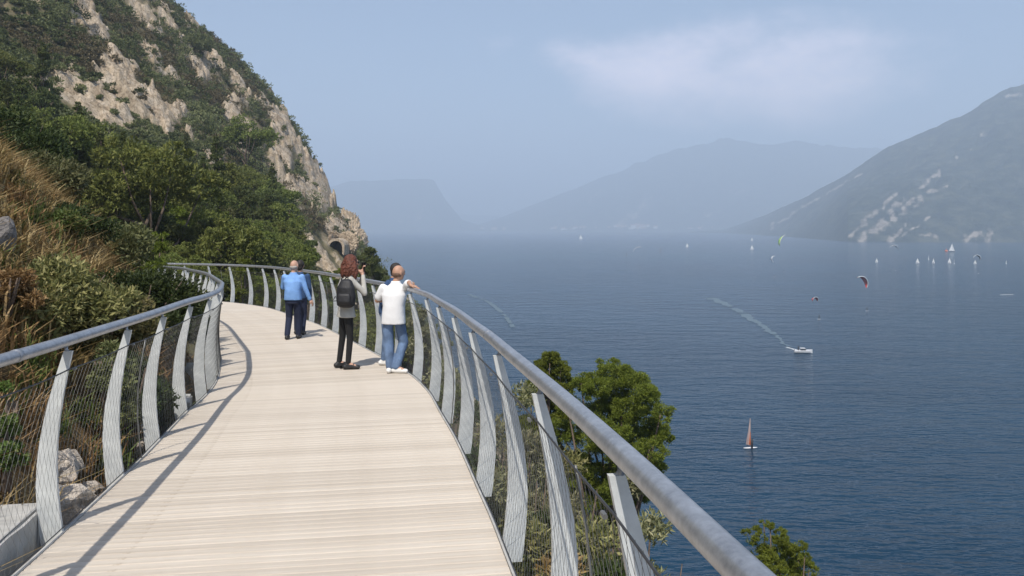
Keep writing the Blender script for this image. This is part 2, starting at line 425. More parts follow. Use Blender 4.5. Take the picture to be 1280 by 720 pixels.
# ------------------------------------------------------------------ near terrain
ROWS = [
 (-60, [(-120, 60), (-40, 24), (-12, 6), (-5.5, .8), (-3.4, -2.2), (-2.3, -3.2), (1, -4.5), (4, -8), (10, -18), (20, -36), (60, -60)]),
 (0, [(-120, 55), (-40, 22), (-12, 5.4), (-6.0, 1.2), (-4.2, -1.3), (-3.0, -2.5), (-2, -3.2), (1, -4.4), (3, -7), (8, -15), (20, -36), (60, -60)]),
 (6, [(-120, 50), (-30, 15), (-9, 3.2), (-6.3, .9), (-4.6, -.9), (-3.7, -2.0), (-3.1, -2.9), (-1, -3.9), (.6, -5), (3, -7.5), (8, -15), (20, -36), (60, -60)]),
 (9, [(-120, 45), (-30, 12), (-9.5, 2.6), (-7.0, 1.1), (-5.2, -.8), (-4.3, -2.2), (-3.8, -3.0), (-1.5, -4.4), (.4, -5.6), (3, -9), (8, -17), (19, -36), (60, -60)]),
 (12, [(-120, 40), (-30, 10), (-12, 2.8), (-8.6, 1.5), (-6.6, -.5), (-5.4, -2.2), (-4.8, -3.2), (-2, -4.8), (0, -6.4), (3, -10.5), (8, -19), (18, -36), (60, -60)]),
 (17, [(-120, 38), (-32, 8), (-13, 1.9), (-10.3, .9), (-8.6, -.6), (-7.4, -2.6), (-6.6, -3.6), (-3, -5.8), (0, -9.5), (5, -18), (16.5, -36), (60, -60)]),
 (23, [(-120, 36), (-34, 6), (-18, .4), (-14, -1.0), (-11.5, -3.0), (-9, -4.4), (-6, -6.2), (-2, -11), (4, -20), (16, -36), (60, -60)]),
 (30, [(-120, 36), (-36, 5), (-26, -1.2), (-21, -3.8), (-14, -4.8), (-9, -6.5), (-5, -9.5), (0, -16), (5, -24), (15.5, -37), (60, -60)]),
 (38, [(-120, 37), (-36, 5), (-24, -.5), (-16, -3.4), (-10, -6.0), (-4, -12), (3, -22), (14.5, -37), (60, -60)]),
 (60, [(-140, 45), (-80, 24), (-45, 8), (-28, 0.5), (-20, -3), (-14, -6), (-6, -14), (2, -25), (13, -37), (60, -60)]),
 (100, [(-200, 105), (-100, 44), (-64, 21), (-42, 5), (-26, -4), (-17, -11), (-3, -28), (5, -37), (60, -60)]),
 (150, [(-260, 170), (-120, 76), (-80, 42), (-52, 14), (-38, -3), (-27, -13), (-10, -31), (-4, -37), (60, -60)]),
 (200, [(-300, 230), (-140, 104), (-90, 57), (-60, 22), (-46, 2), (-36, -10), (-18, -31), (-12, -37), (60, -60)]),
 (232, [(-300, 240), (-180, 142), (-106, 72), (-94, 60), (-82, 48), (-73, 38), (-64, 27), (-57, 13), (-51, 0), (-47, -5), (-40, -13), (-28, -24), (-20, -37), (60, -60)]),
 (252, [(-300, 265), (-200, 170), (-112.5, 73), (-100, 62.5), (-87, 52), (-77.5, 43), (-69, 31), (-60.5, 17), (-54, 3.5), (-49.5, -4), (-42, -14), (-30, -26), (-22, -37), (60, -60)]),
 (300, [(-300, 230), (-200, 140), (-130, 62), (-95, 27), (-80, 5), (-70, -15), (-60, -37), (60, -60)]),
 (400, [(-300, 150), (-200, 60), (-140, -37), (60, -60)]),
 (700, [(-500, 60), (-300, -37), (60, -60)])]
RY = np.array([r[0] for r in ROWS], float)
def baseH(X, Y):
    X = np.asarray(X, float); Y = np.asarray(Y, float)
    Z = np.stack([np.interp(X, [p[0] for p in r[1]], [p[1] for p in r[1]]) for r in ROWS])
    i = np.clip(np.searchsorted(RY, Y) - 1, 0, len(RY) - 2); t = np.clip((Y - RY[i]) / (RY[i + 1] - RY[i]), 0, 1)
    ix = np.indices(X.shape)
    return Z[(i, *ix)] * (1 - t) + Z[(i + 1, *ix)] * t
# limestone outcrops: centre x, y, half length, half width, angle (screen of the survey photo, degrees down-right)
OUT = [(338, 142, 34, 7, 52), (352, 170, 26, 8, 58), (378, 192, 42, 10, 62), (402, 250, 34, 11, 68), (382, 245, 24, 7, 66), (300, 108, 26, 5, 45), (265, 75, 24, 5, 42), (212, 30, 26, 5, 40), (235, 60, 20, 6, 45), (280, 250, 14, 5, 50), (130, 160, 20, 6, 50), (150, 135, 16, 6, 50), (113, 34, 36, 15, 38), (100, 6, 22, 8, 30), (188, 70, 30, 9, 50), (250, 92, 22, 10, 42), (49, 107, 14, 8, 40), (52, 130, 24, 6, 20), (165, 105, 15, 8, 50), (184, 122, 20, 12, 60),
       (202, 158, 26, 9, 58), (228, 138, 15, 6, 45), (268, 206, 26, 12, 60), (330, 132, 16, 8, 35), (318, 168, 28, 9, 45), (362, 163, 40, 9, 55), (394, 216, 48, 11, 60), (352, 205, 22, 7, 50),
       (190, 240, 24, 8, 25), (226, 232, 12, 6, 30), (290, 132, 14, 6, 45), (368, 240, 16, 8, 40), (428, 285, 13, 26, 70), (412, 262, 12, 16, 60), (196, 40, 20, 5, 50), (145, 75, 22, 6, 48), (300, 180, 16, 6, 50),
       (240, 170, 18, 5, 55), (430, 300, 16, 14, 0), (345, 190, 20, 5, 50), (215, 95, 20, 5, 45), (335, 308, 10, 7, 10)]
def rockmask(X, Y, Z):
    u = 640 + X / np.maximum(Y, 1) * 1000; v = 284 - Z / np.maximum(Y, 1) * 1000
    wx = fbm(u / 14, v / 14, 3, 5) * 9; wy = fbm(u / 14, v / 14, 3, 9) * 9
    m = np.zeros_like(u)
    for (cx, cy_, a, b_, an) in OUT:
        c, s_ = math.cos(R(an)), math.sin(R(an)); dx_ = u + wx - cx; dy_ = v + wy - cy_
        p = (dx_ * c + dy_ * s_) / a; q = (-dx_ * s_ + dy_ * c) / b_
        m = np.maximum(m, 1.10 - np.sqrt(p * p + q * q))
    m = sstep(.05, .5, m) * (Y > 45)
    n2 = sstep(.14, .36, fbm(X / 9 + Y / 17, Z / 7, 4, 21)) * (Y > 75) * .9
    return np.maximum(m, n2)
def relief(X, Y, Z0):
    D = np.hypot(X, Y)
    amp = np.interp(D, [0, 12, 30, 80, 200, 400], [.05, .16, .45, 1.6, 3.4, 4])
    sc = np.interp(D, [0, 12, 40, 120, 300], [1.2, 2.0, 5.0, 12, 18])
    a = fbm(X / 14 + Z0 / 30, Y / 14, 5, 2) * np.interp(D, [0, 30, 80, 200], [0, .3, 1.8, 3.2]) + fbm(X / 1.7, Y / 1.7, 4, 8) * np.interp(D, [0, 10, 60, 100], [.12, .22, .5, .8])
    return a
def H0(X, Y):
    Z = baseH(X, Y); return Z + relief(X, Y, Z)
# polar sheet: fine near, coarser far
th = np.concatenate([np.linspace(-165, -40, 70, endpoint=False), np.linspace(-40, -8, 500, endpoint=False), np.linspace(-8, 45, 110, endpoint=False), np.linspace(45, 165, 50)])
rr = np.concatenate([[.05], np.geomspace(.8, 60, 190, endpoint=False), np.geomspace(60, 285, 330, endpoint=False), np.geomspace(285, 720, 30)])
TH, RRR = np.meshgrid(R(1) * th, rr, indexing='ij')
GX = np.sin(TH) * RRR; GY = np.cos(TH) * RRR
GZ0 = baseH(GX, GY); GZ = GZ0 + relief(GX, GY, GZ0)
RM = rockmask(GX, GY, GZ)
# jagged ledges on rock
led = (1 - np.abs(fbm(GX / 5 + GZ / 6, GY / 7, 5, 31, .6))) ** 2
GZ = GZ + RM * (led - .55) * np.interp(RRR, [30, 100, 250], [.8, 3.2, 6.5]) + RM * fbm(GX / 2.6 + GZ / 3, GY / 2.6, 4, 41) * np.interp(RRR, [30, 100, 250], [.3, .9, 2.2])
DRY = sstep(0, 1, np.interp(RRR, [0, 19, 26, 60], [1, .9, .25, 0])) * np.clip(.75 + fbm(GX / 2, GY / 2, 3, 4), 0, 1)
me_v = np.stack([GX, GY, GZ], -1).reshape(-1, 3); nT, nR = GX.shape
i = np.arange(nT - 1)[:, None] * nR; j = np.arange(nR - 1)[None]
F = np.stack([i + j, i + nR + j, i + nR + j + 1, i + j + 1], -1).reshape(-1, 4)
keep = (GZ.ravel()[F] > WATER_Z - 6).any(1); F = F[keep]
used = np.zeros(len(me_v), bool); used[F] = True; idx = np.cumsum(used) - 1
hm = mesh_np('hillside', me_v[used], idx[F], M['hill'], True)
for nm, arr in (('rock', RM), ('dry', DRY)):
    a_ = hm.attributes.new(nm, 'FLOAT', 'POINT'); a_.data.foreach_set('value', arr.ravel()[used].astype(np.float32))
tag(ob('hillside', hm), kind='structure')
def H(X, Y):
    X = np.atleast_1d(np.asarray(X, float)); Y = np.atleast_1d(np.asarray(Y, float))
    Z0 = baseH(X, Y); Z = Z0 + relief(X, Y, Z0); m = rockmask(X, Y, Z)
    l = (1 - np.abs(fbm(X / 5 + Z / 6, Y / 7, 5, 31, .6))) ** 2
    return Z + m * (l - .55) * np.interp(np.hypot(X, Y), [30, 100, 250], [.8, 3.2, 6.5]), m
def h1(x, y): return float(H(x, y)[0][0])

# ------------------------------------------------------------------ water
m, n, b = newmat('lake_water'); M['water'] = m
geo = N(n, 'ShaderNodeNewGeometry')
w1 = noise(n, .62, 2.5, .55, geo.outputs['Position'], (.55, 1.5, 1)); w2 = noise(n, .13, 2, .5, geo.outputs['Position'], (.6, 1.3, 1)); w3 = noise(n, .018, 4, .6, geo.outputs['Position'], (.5, 1.2, 1))
hgt = math_(n, 'ADD', math_(n, 'MULTIPLY', w1, 1.0), math_(n, 'MULTIPLY', w2, 1.9))
bump(n, b, hgt, 1.0, .78)
colw = ramp(n, w3, [(.35, (.004, .027, .056)), (.65, (.008, .040, .078))])
n.links.new(colw, b.inputs['Base Color'])
b.inputs['Roughness'].default_value = .13; b.inputs['IOR'].default_value = 1.33; b.inputs['Specular IOR Level'].default_value = .32
V = [(-6000, -1500, WATER_Z), (13000, -1500, WATER_Z), (13000, 15000, WATER_Z), (-6000, 15000, WATER_Z)]
tag(ob('lake', mesh_np('lake', V, np.array([[0, 1, 2, 3]]), M['water'])), kind='structure')

# ------------------------------------------------------------------ far mountains
m, n, b = newmat('far_mountain'); M['far'] = m
at = N(n, 'ShaderNodeAttribute', attribute_name='rock')
fo = ramp(n, noise(n, .022, 9, .72), [(.36, (.010, .020, .016)), (.5, (.030, .044, .030)), (.64, (.085, .090, .060))])
rk = ramp(n, noise(n, .02, 8, .7), [(.35, (.17, .15, .12)), (.6, (.37, .325, .27))])
fm = math_(n, 'MULTIPLY', math_(n, 'SUBTRACT', math_(n, 'ADD', math_(n, 'MULTIPLY', at.outputs['Fac'], 1.3), math_(n, 'MULTIPLY', noise(n, .10, 8, .75, stretch=(1, 1, .45)), 1.1)), 1.05), 1.5, True)
n.links.new(mixc(n, fm, fo, rk), b.inputs['Base Color']); b.inputs['Roughness'].default_value = 1; b.inputs['Specular IOR Level'].default_value = .1
bump(n, b, noise(n, .02, 8, .7), .8, 25)
def mountain(name, xs, crest, shore_d, crest_d, scars=(), nu=360, nv=150, seed=0, rough=.06):
    """xs: sight lines (m sideways per m ahead *1000+640); crest: angle; each with the distance of shore and ridge"""
    u = np.linspace(xs[0], xs[-1], nu); t = np.linspace(-.03, 1.35, nv)
    U, T_ = np.meshgrid(u, t, indexing='ij')
    ds = np.interp(U, xs, shore_d); dc = np.interp(U, xs, crest_d); vc = (284 - np.interp(U, xs, crest)) / 1000
    D = ds + (dc - ds) * T_; zc = vc * dc - WATER_Z; zc = zc * (1 + (0 if nu > 500 else .10) * fbm(U / 55, U * 0, 5, seed + 1) + (.025 if nu > 500 else 0) * fbm(U / 30, U * 0, 5, seed + 1))
    X = (U - 640) / 1000 * D; Y = D
    gul = fbm(X / 420 + Y / 900, Y / 1500, 6, seed + 3)
    rid = 1 - np.abs(fbm(X / 260 - Y / 500, Y / 700, 5, seed + 7))
    prof = np.where(T_ < 1, np.clip(T_, 0, None) ** .92, 1 - (T_ - 1) * 1.3) + np.where(T_ < 0, T_, 0)
    Z = WATER_Z + zc * prof + zc * (gul * rough * 2.2 + (rid - .8) * rough * 3.0 + fbm(X / 70, Y / 70, 4, seed + 5) * rough * .8) * np.clip(T_ * 4, 0, 1) * np.clip(1.25 - T_ * .95, .12, 1)
    m_ = np.zeros_like(U); u2 = 640 + X / Y * 1000; v2 = 284 - Z / Y * 1000
    wx = fbm(u2 / 9, v2 / 9, 4, seed + 11) * 7; wy = fbm(u2 / 9, v2 / 9, 4, seed + 14) * 7
    for (x0, y0, x1, y1, w) in scars:
        dx_, dy_ = x1 - x0, y1 - y0; L2 = dx_ * dx_ + dy_ * dy_ + 1e-6
        px = u2 + wx * min(1, w / 6) - x0; py = v2 + wy * min(1, w / 6) - y0
        q = np.clip((px * dx_ + py * dy_) / L2, 0, 1); d = np.hypot(px - q * dx_, py - q * dy_)
        m_ = np.maximum(m_, np.clip(1.2 - d / w, 0, 1))
    nse = sstep(.38, .62, fbm(X / 60, Z / 60 + Y / 90, 5, seed + 19)) * .35
    m_ = np.maximum(m_ * np.clip(.75 + fbm(u2 / 5, v2 / 5, 3, seed + 2), 0, 1), nse)
    Vv = np.stack([X, Y, Z], -1).reshape(-1, 3)
    i = np.arange(nu - 1)[:, None] * nv; j = np.arange(nv - 1)[None]
    F_ = np.stack([i + j, i + nv + j, i + nv + j + 1, i + j + 1], -1).reshape(-1, 4)
    me = mesh_np(name, Vv, F_, M['far'], True); a_ = me.attributes.new('rock', 'FLOAT', 'POINT'); a_.data.foreach_set('value', m_.ravel().astype(np.float32))
    o = ob(name, me); o['kind'] = 'structure'; return o
mountain('mountain', [862, 905, 960, 1010, 1060, 1110, 1170, 1210, 1280, 1400, 1600], [289.5, 287, 268, 244, 214, 184, 158, 138, 103, 38, -60],
         [5200, 4700, 3300, 2500, 1900, 1850, 1850, 1850, 1850, 1750, 1500], [5600, 5300, 4200, 3500, 3100, 3000, 2950, 2900, 2900, 2850, 2800],
         [(962, 284, 1008, 256, 3), (1008, 256, 1078, 216, 2.2), (1056, 301, 1120, 242, 4.5), (1075, 301, 1128, 262, 9), (1115, 262, 1148, 250, 9), (1112, 300, 1132, 285, 6), (1150, 238, 1172, 216, 5), (1162, 240, 1184, 234, 4),
          (1125, 297, 1165, 270, 2.5), (1205, 297, 1238, 292, 9), (1215, 290, 1240, 300, 8), (1170, 296, 1150, 294, 4), (1228, 166, 1232, 167, 4), (1211, 185, 1213, 187, 3), (1195, 197, 1198, 198, 3), (1258, 120, 1280, 118, 3), (1262, 222, 1264, 220, 3)], 520, 230, 1)
mountain('mountain', [560, 600, 640, 690, 720, 760, 800, 850, 900, 950, 1000, 1100, 1200, 1400], [286, 280, 265, 246, 232, 216, 200, 186, 178, 176, 180, 186, 190, 194],
         [7404, 7263, 7052, 6769, 6628, 6487, 6346, 6276, 6205, 6135, 6064, 6064, 6064, 6064], [8321, 8250, 8109, 7968, 7898, 7827, 7757, 7686, 7616, 7545, 7545, 7545, 7545, 7545],
         [(770, 284, 812, 250, 7), (800, 262, 815, 256, 5), (880, 272, 900, 264, 3), (730, 262, 750, 238, 3), (905, 242, 935, 238, 3)], 360, 130, 40, .05)
mountain('mountain', [200, 330, 410, 440, 500, 542, 556, 578, 610, 660], [210, 222, 234, 227, 224, 228, 250, 275, 284, 288],
         [6888, 6888, 6888, 6888, 6888, 6956, 7025, 7094, 7232, 7370], [7714, 7714, 7714, 7714, 7714, 7714, 7714, 7783, 7852, 7921],
         [(520, 275, 528, 262, 4), (500, 278, 512, 274, 3)], 260, 110, 80, .03)
mountain('mountain', [-200, 200, 500, 640, 800, 1300, 1700], [262, 255, 266, 270, 262, 240, 225], [10500] * 7, [11500] * 7, (), 160, 60, 120, .05)

# ------------------------------------------------------------------ foliage
def leafcloud(lumps, n, ln, wd, seed, puff=0, up=.35, jit=.22, tuft=1, curl=0.0, shell=(.72, 1.04)):
    """lumps: (x,y,z,rx,ry,rz). returns V,F of n narrow leaf quads (folded at mid)"""
    g_ = np.random.default_rng(seed); L = np.array(lumps, float)
    w = (L[:, 3] * L[:, 4] + L[:, 4] * L[:, 5]); w /= w.sum(); id_ = g_.choice(len(L), n, p=w)
    d = g_.normal(size=(n, 3)); d[:, 2] = np.where((d[:, 2] < 0) & (g_.random(n) < up), -d[:, 2], d[:, 2]); d /= np.linalg.norm(d, axis=1)[:, None]
    rad = g_.uniform(shell[0], shell[1], n)[:, None]
    # knobbly surface
    P_ = L[id_, :3] + d * L[id_, 3:6] * rad
    if puff:
        K = puff * len(L); pid = g_.choice(len(L), K, p=w); pd = g_.normal(size=(K, 3)); pd[:, 2] = np.where(pd[:, 2] < 0, pd[:, 2] * .6, pd[:, 2]); pd /= np.linalg.norm(pd, axis=1)[:, None]
        pc = L[pid, :3] + pd * L[pid, 3:6] * g_.uniform(.7, 1.0, K)[:, None]; pr = (L[pid, 3] * g_.uniform(.22, .40, K))
        k_ = g_.integers(0, K, n); P2 = pc[k_] + d * pr[k_][:, None] * np.array([1, 1, .7]) * g_.uniform(.55, 1.05, n)[:, None]
        use = g_.random(n) < .86; P_ = np.where(use[:, None], P2, P_ * .9 + L[id_, :3] * .1)
    lp = d + g_.normal(size=(n, 3)) * .75 + np.array([0, 0, .35]); lp /= np.linalg.norm(lp, axis=1)[:, None]
    sd = np.cross(lp, g_.normal(size=(n, 3))); sd /= np.linalg.norm(sd, axis=1)[:, None] + 1e-9
    l = (ln * g_.uniform(.6, 1.35, n))[:, None]; w_ = (wd * g_.uniform(.6, 1.3, n))[:, None]
    a = P_ - lp * l * .45; c = P_ + lp * l * .55; nrm = np.cross(lp, sd)
    mid = P_ + nrm * l * .10
    V = np.stack([a, mid + sd * w_ * .5, c, mid - sd * w_ * .5], 1).reshape(-1, 3)
    F = np.arange(4 * n).reshape(-1, 4)
    return V, F
def lumps_round(rx, rz, n, r0, seed, cz=0, flat=.75, skew=0.3):
    g_ = np.random.default_rng(seed); out_ = []
    for _ in range(n):
        d = g_.normal(size=3); d /= np.linalg.norm(d); d[2] = abs(d[2]) * .95 - .28
        q = g_.uniform(.45, .95); r = r0 * g_.uniform(.65, 1.25)
        out_.append((d[0] * rx * q, d[1] * rx * q, cz + d[2] * rz * q + (1 - q) * 0, r, r, r * flat))
    return out_
def lumps_umbrella(rx, rz, n, r0, seed, cz=0):
    g_ = np.random.default_rng(seed); o = []
    for _ in range(n):
        a = g_.uniform(0, 6.28); q = math.sqrt(g_.random()) * rx
        z = cz + rz * (1 - (q / rx) ** 2) * g_.uniform(.1, 1) - .1 * rz; r = r0 * g_.uniform(.7, 1.25)
        o.append((q * math.cos(a), q * math.sin(a), z, r, r, r * .62))
    return o
def lumps_cone(rx, h, n, r0, seed, z0=0):
    g_ = np.random.default_rng(seed); o = []
    for _ in range(n):
        t = g_.random() ** 1.2; a = g_.uniform(0, 6.28); q = rx * (1 - t) * g_.uniform(.4, 1); r = r0 * (1.15 - .8 * t)
        o.append((q * math.cos(a), q * math.sin(a), z0 + h * t, r, r, r * .6))
    o.append((0, 0, z0 + h * .99, r0 * .25, r0 * .25, r0 * .5)); return o
def crown_me(lumps, n, ln, wd, mat, seed, **k):
    V, F = leafcloud(lumps, n, ln, wd, seed, **k); return mesh_np('crown', V, F, mat)
def trunk_me(base, top, r, lumps, nl, seed, mat=None):
    g_ = np.random.default_rng(seed); mb = MB()
    b0 = np.array(base, float); t0 = np.array(top, float); ts = np.linspace(0, 1, 8)[:, None]
    P_ = b0 + (t0 - b0) * ts; P_[1:-1, :2] += g_.normal(size=(6, 2)) * r * .8
    mb.tube(P_, np.linspace(r, r * .35, 8), 8)
    for q in g_.choice(len(lumps), min(nl, len(lumps)), replace=False):
        c = np.array(lumps[q][:3]); i_ = g_.integers(3, 7); s_ = P_[i_]; mid_ = (s_ + c) / 2 + np.array([0, 0, -.12 * np.linalg.norm(c - s_)])
        mb.tube([s_, mid_, c], [r * .42, r * .28, r * .12], 5)
    return mb.mesh('trunk', mat or M['bark'], True)
def tree(name, label, cat, loc, lumps, n, ln, wd, mat, seed, trunk_h, r, group=None, up=.35, nl=14, lean=(0, 0), rz=0, shell=(.72, 1.04), part='crown'):
    """loc: foot of the trunk; lumps are relative to the crown base point trunk_h above"""
    e = empty(name, loc, label, cat, group, rz)
    L = [(x + lean[0], y + lean[1], z + trunk_h, a, b_, c) for x, y, z, a, b_, c in lumps]
    o = ob(part, crown_me(L, n, ln, wd, mat, seed, up=up, shell=shell), e)
    if r: ob('trunk', trunk_me((0, 0, -.3), (lean[0], lean[1], trunk_h + .35 * max(l[2] for l in lumps)), r, L, nl, seed), e)
    return e
def pp(x, y, D):   # point on the sight line x,y (photo pixels) at distance D
    return ((x - 640) / 1000 * D, D, (284 - y) / 1000 * D)

# the big pine below the lake-side railing: crown lumps placed to its outline, at 24 m
def px_lumps(lst, D, depth=1.6, seed=1):
    g_ = np.random.default_rng(seed); o = []
    for (x, y, r) in lst:
        X, Y, Z = pp(x, y, D); rr_ = r / 1000 * D
        for q in range(3):
            dy = g_.uniform(-depth, depth) * (1 if q else .1); k_ = 1 if q == 0 else .82
            k_ *= .86; o.append((X + g_.normal() * rr_ * .2 * (q > 0), Y + dy, Z + (g_.normal() * rr_ * .15 if q else 0), rr_ * k_, rr_ * k_, rr_ * .72 * k_))
    return o
def pine_at(name, label, lst, D, foot_xy, n, ln, wd, mat, seed, depth, r, group=None, nl=20, cat='tree'):
    L = px_lumps(lst, D, depth, seed); fx, fy = foot_xy; fz = h1(fx, fy)
    e = empty(name, (fx, fy, fz), label, cat, group)
    L = [(a - fx, b_ - fy, c - fz, d, f, g2) for a, b_, c, d, f, g2 in L]
    ob('crown', crown_me(L, n, ln, wd, mat, seed, puff=14), e)
    cx = np.mean([l[0] for l in L]); cy2 = np.mean([l[1] for l in L]); cz = np.mean([l[2] for l in L])
    ob('trunk', trunk_me((0, 0, -.4), (cx, cy2, cz), r, L, nl, seed), e); return e
pine_at('pine_tree', 'large rounded bright green pine rising behind the lake-side railing, above the water',
        [(768, 470, 27), (745, 482, 24), (795, 480, 25), (812, 505, 22), (822, 535, 20), (782, 508, 30), (750, 520, 30), (800, 545, 28), (770, 552, 30), (735, 550, 26), (715, 505, 20), (726, 478, 16),
         (808, 572, 22), (778, 590, 24), (745, 592, 26), (722, 580, 22), (700, 540, 22), (818, 585, 14), (760, 620, 26), (725, 625, 24), (795, 618, 18), (700, 600, 24), (690, 570, 20), (755, 650, 24)],
        24, (3.3, 24.5), 130000, .10, .026, M['pine'], 11, 1.7, .17, nl=34)
pine_at('pine_tree', 'smaller bright green pine crown left of the large rounded pine, seen under the handrail',
        [(688, 447, 13), (676, 458, 12), (698, 460, 14), (684, 475, 15), (705, 480, 14), (668, 480, 12), (660, 500, 14), (680, 505, 16), (700, 515, 16), (655, 530, 16), (675, 540, 18)],
        25.5, (1.0, 26), 30000, .12, .030, M['pine_fresh'], 12, 1.0, .11, nl=16)
pine_at('pine_tree', 'top of a small yellow-green pine at the bottom right under the handrail',
        [(952, 672, 10), (958, 690, 14), (975, 668, 9), (982, 685, 14), (998, 700, 13), (968, 705, 18), (945, 695, 12), (990, 720, 20), (1000, 682, 10), (940, 678, 9), (1012, 712, 12), (962, 658, 7), (955, 725, 22), (1005, 730, 16), (940, 745, 20), (980, 760, 28), (1010, 770, 22)],
        15, (5.0, 15.4), 30000, .075, .018, M['pine'], 13, .5, .09, nl=14)
# pines and bushes behind the far bend and across the cove
G1 = 'pines behind the far bend of the walkway'
for lab, lst, D, mt, nn_, ln in [
    ('broad dark green pine with layered crown just above the far railing', [(215, 300, 18), (240, 290, 18), (268, 282, 18), (295, 285, 18), (312, 296, 14), (230, 320, 22), (258, 312, 24), (288, 314, 22), (318, 312, 14), (205, 318, 16), (275, 335, 24), (240, 340, 24), (305, 335, 20)], 42, 'pine_dark', 17000, .30),
    ('bright green pine rising at the left end of the far railing', [(160, 292, 12), (172, 302, 14), (185, 312, 14), (192, 296, 9), (158, 312, 15), (176, 326, 18), (150, 330, 16), (196, 330, 14), (165, 345, 18), (190, 350, 18)], 25, 'pine_fresh', 12000, .20),
    ('round light green pine on the slope above the bright green pine', [(150, 212, 12), (162, 222, 12), (140, 228, 12), (150, 242, 16), (164, 252, 14), (140, 260, 14)], 52, 'pine', 7000, .34),
    ('mid green pine between the round light green pine and the broad dark pine', [(205, 258, 12), (220, 266, 14), (190, 268, 12), (202, 282, 18), (225, 285, 15), (180, 285, 12)], 50, 'pine', 7500, .34),
    ('pale green pine with rounded top below the pale grey rock of the slope', [(248, 244, 10), (262, 250, 12), (238, 256, 10), (252, 266, 15), (272, 268, 11)], 70, 'pine', 6000, .42),
    ('dark green pine above the right end of the broad dark pine', [(298, 240, 12), (312, 250, 12), (286, 252, 12), (300, 264, 15), (320, 268, 12)], 75, 'pine_dark', 6000, .45),
    ('rounded pine standing above the stone wall at the foot of the cliff', [(352, 272, 12), (366, 280, 12), (340, 284, 12), (355, 294, 14), (372, 296, 10)], 110, 'pine', 5000, .6)]:
    f = pp(lst[3][0], 0, D); pine_at('pine_tree', lab, lst, D, (f[0], f[1] + .6), int(nn_ * 1.5), ln * .62, ln * .17, M[mt], int(D * 3), D * .03, D * .0028 + .03, G1)
# trees below the far rail, seen between its posts
G2 = 'trees below the far railing'
for lab, lst, D, mt in [
    ('slim pointed bright conifer in front of the far bend railing', [(309, 318, 3), (309, 327, 5), (308, 338, 7), (311, 350, 9), (306, 364, 11), (312, 380, 13)], 33, 'pine_fresh'),
    ('green pine seen through the far railing left of the pointed conifer', [(240, 352, 12), (262, 350, 12), (284, 352, 13), (296, 368, 14), (262, 372, 18), (235, 376, 16)], 36, 'pine_dark'),
    ('green pine seen through the railing left of the man in blue', [(330, 352, 13), (345, 360, 13), (332, 374, 16), (352, 384, 16), (320, 392, 16)], 36, 'pine'),
    ('dark pine seen through the railing right of the man in blue', [(385, 352, 12), (402, 356, 13), (392, 372, 15), (410, 380, 15), (420, 395, 14)], 38, 'pine_dark'),
    ('rounded green tree right of the tunnel, behind the red-haired woman', [(463, 314, 8), (459, 322, 9), (468, 326, 9), (458, 337, 10), (468, 340, 12), (478, 350, 10)], 72, 'pine_dark'),
    ('small green tree left of the tunnel at the foot of the cliff', [(386, 306, 9), (376, 314, 11), (393, 322, 10), (380, 330, 14)], 90, 'pine_dark'),
    ('low green tree under the tunnel, behind the railing', [(425, 341, 9), (412, 347, 11), (436, 348, 11), (422, 358, 13)], 68, 'pine'),
    ('grey-green tree seen past the white shirted man through the railing', [(525, 392, 10), (518, 405, 12), (532, 412, 12), (524, 430, 16), (512, 440, 14), (540, 440, 14)], 32, 'olive')]:
    f = pp(lst[2][0], 0, D); pine_at('tree' if mt == 'olive' else 'pine_tree', lab, lst, D, (f[0], f[1] + .5), 7500, .12 + D * .002, .035 + D * .0006, M[mt], int(D * 5 + lst[0][0]), D * .03, .1, G2, nl=8)

# shrubs
def shrub(label, x, y, D, r, mat, n=5200, ln=.10, wd=.035, group=None, hz=None, seed=1, name='shrub'):
    """x,y: where its top shows; r: half width in metres"""
    X, Y, Z = pp(x, y, D); gz = h1(X, Y); hz = max(.5, Z - gz)
    e = empty(name, (X, Y, gz), label, 'shrub', group)
    L = lumps_round(r, hz * .55, 16, r * .38, seed, hz * .5, .9) + [(0, 0, hz - r * .3, r * .4, r * .4, r * .3)]
    ob('foliage', crown_me(L, n, ln, wd, M[mat], seed, up=.2, shell=(.35, 1.1)), e)
    mb = MB(); g_ = np.random.default_rng(seed)
    for q in range(7):
        a = g_.uniform(0, 6.28); mb.tube([(0, 0, -.1), (math.cos(a) * r * .25, math.sin(a) * r * .25, hz * .45), (math.cos(a) * r * .6, math.sin(a) * r * .6, hz * .85)], [.025, .018, .006], 5)
    ob('stem', mb.mesh('stem', M['bark'], True), e); return e
G3 = 'shrubs on the slope below the lake-side railing'
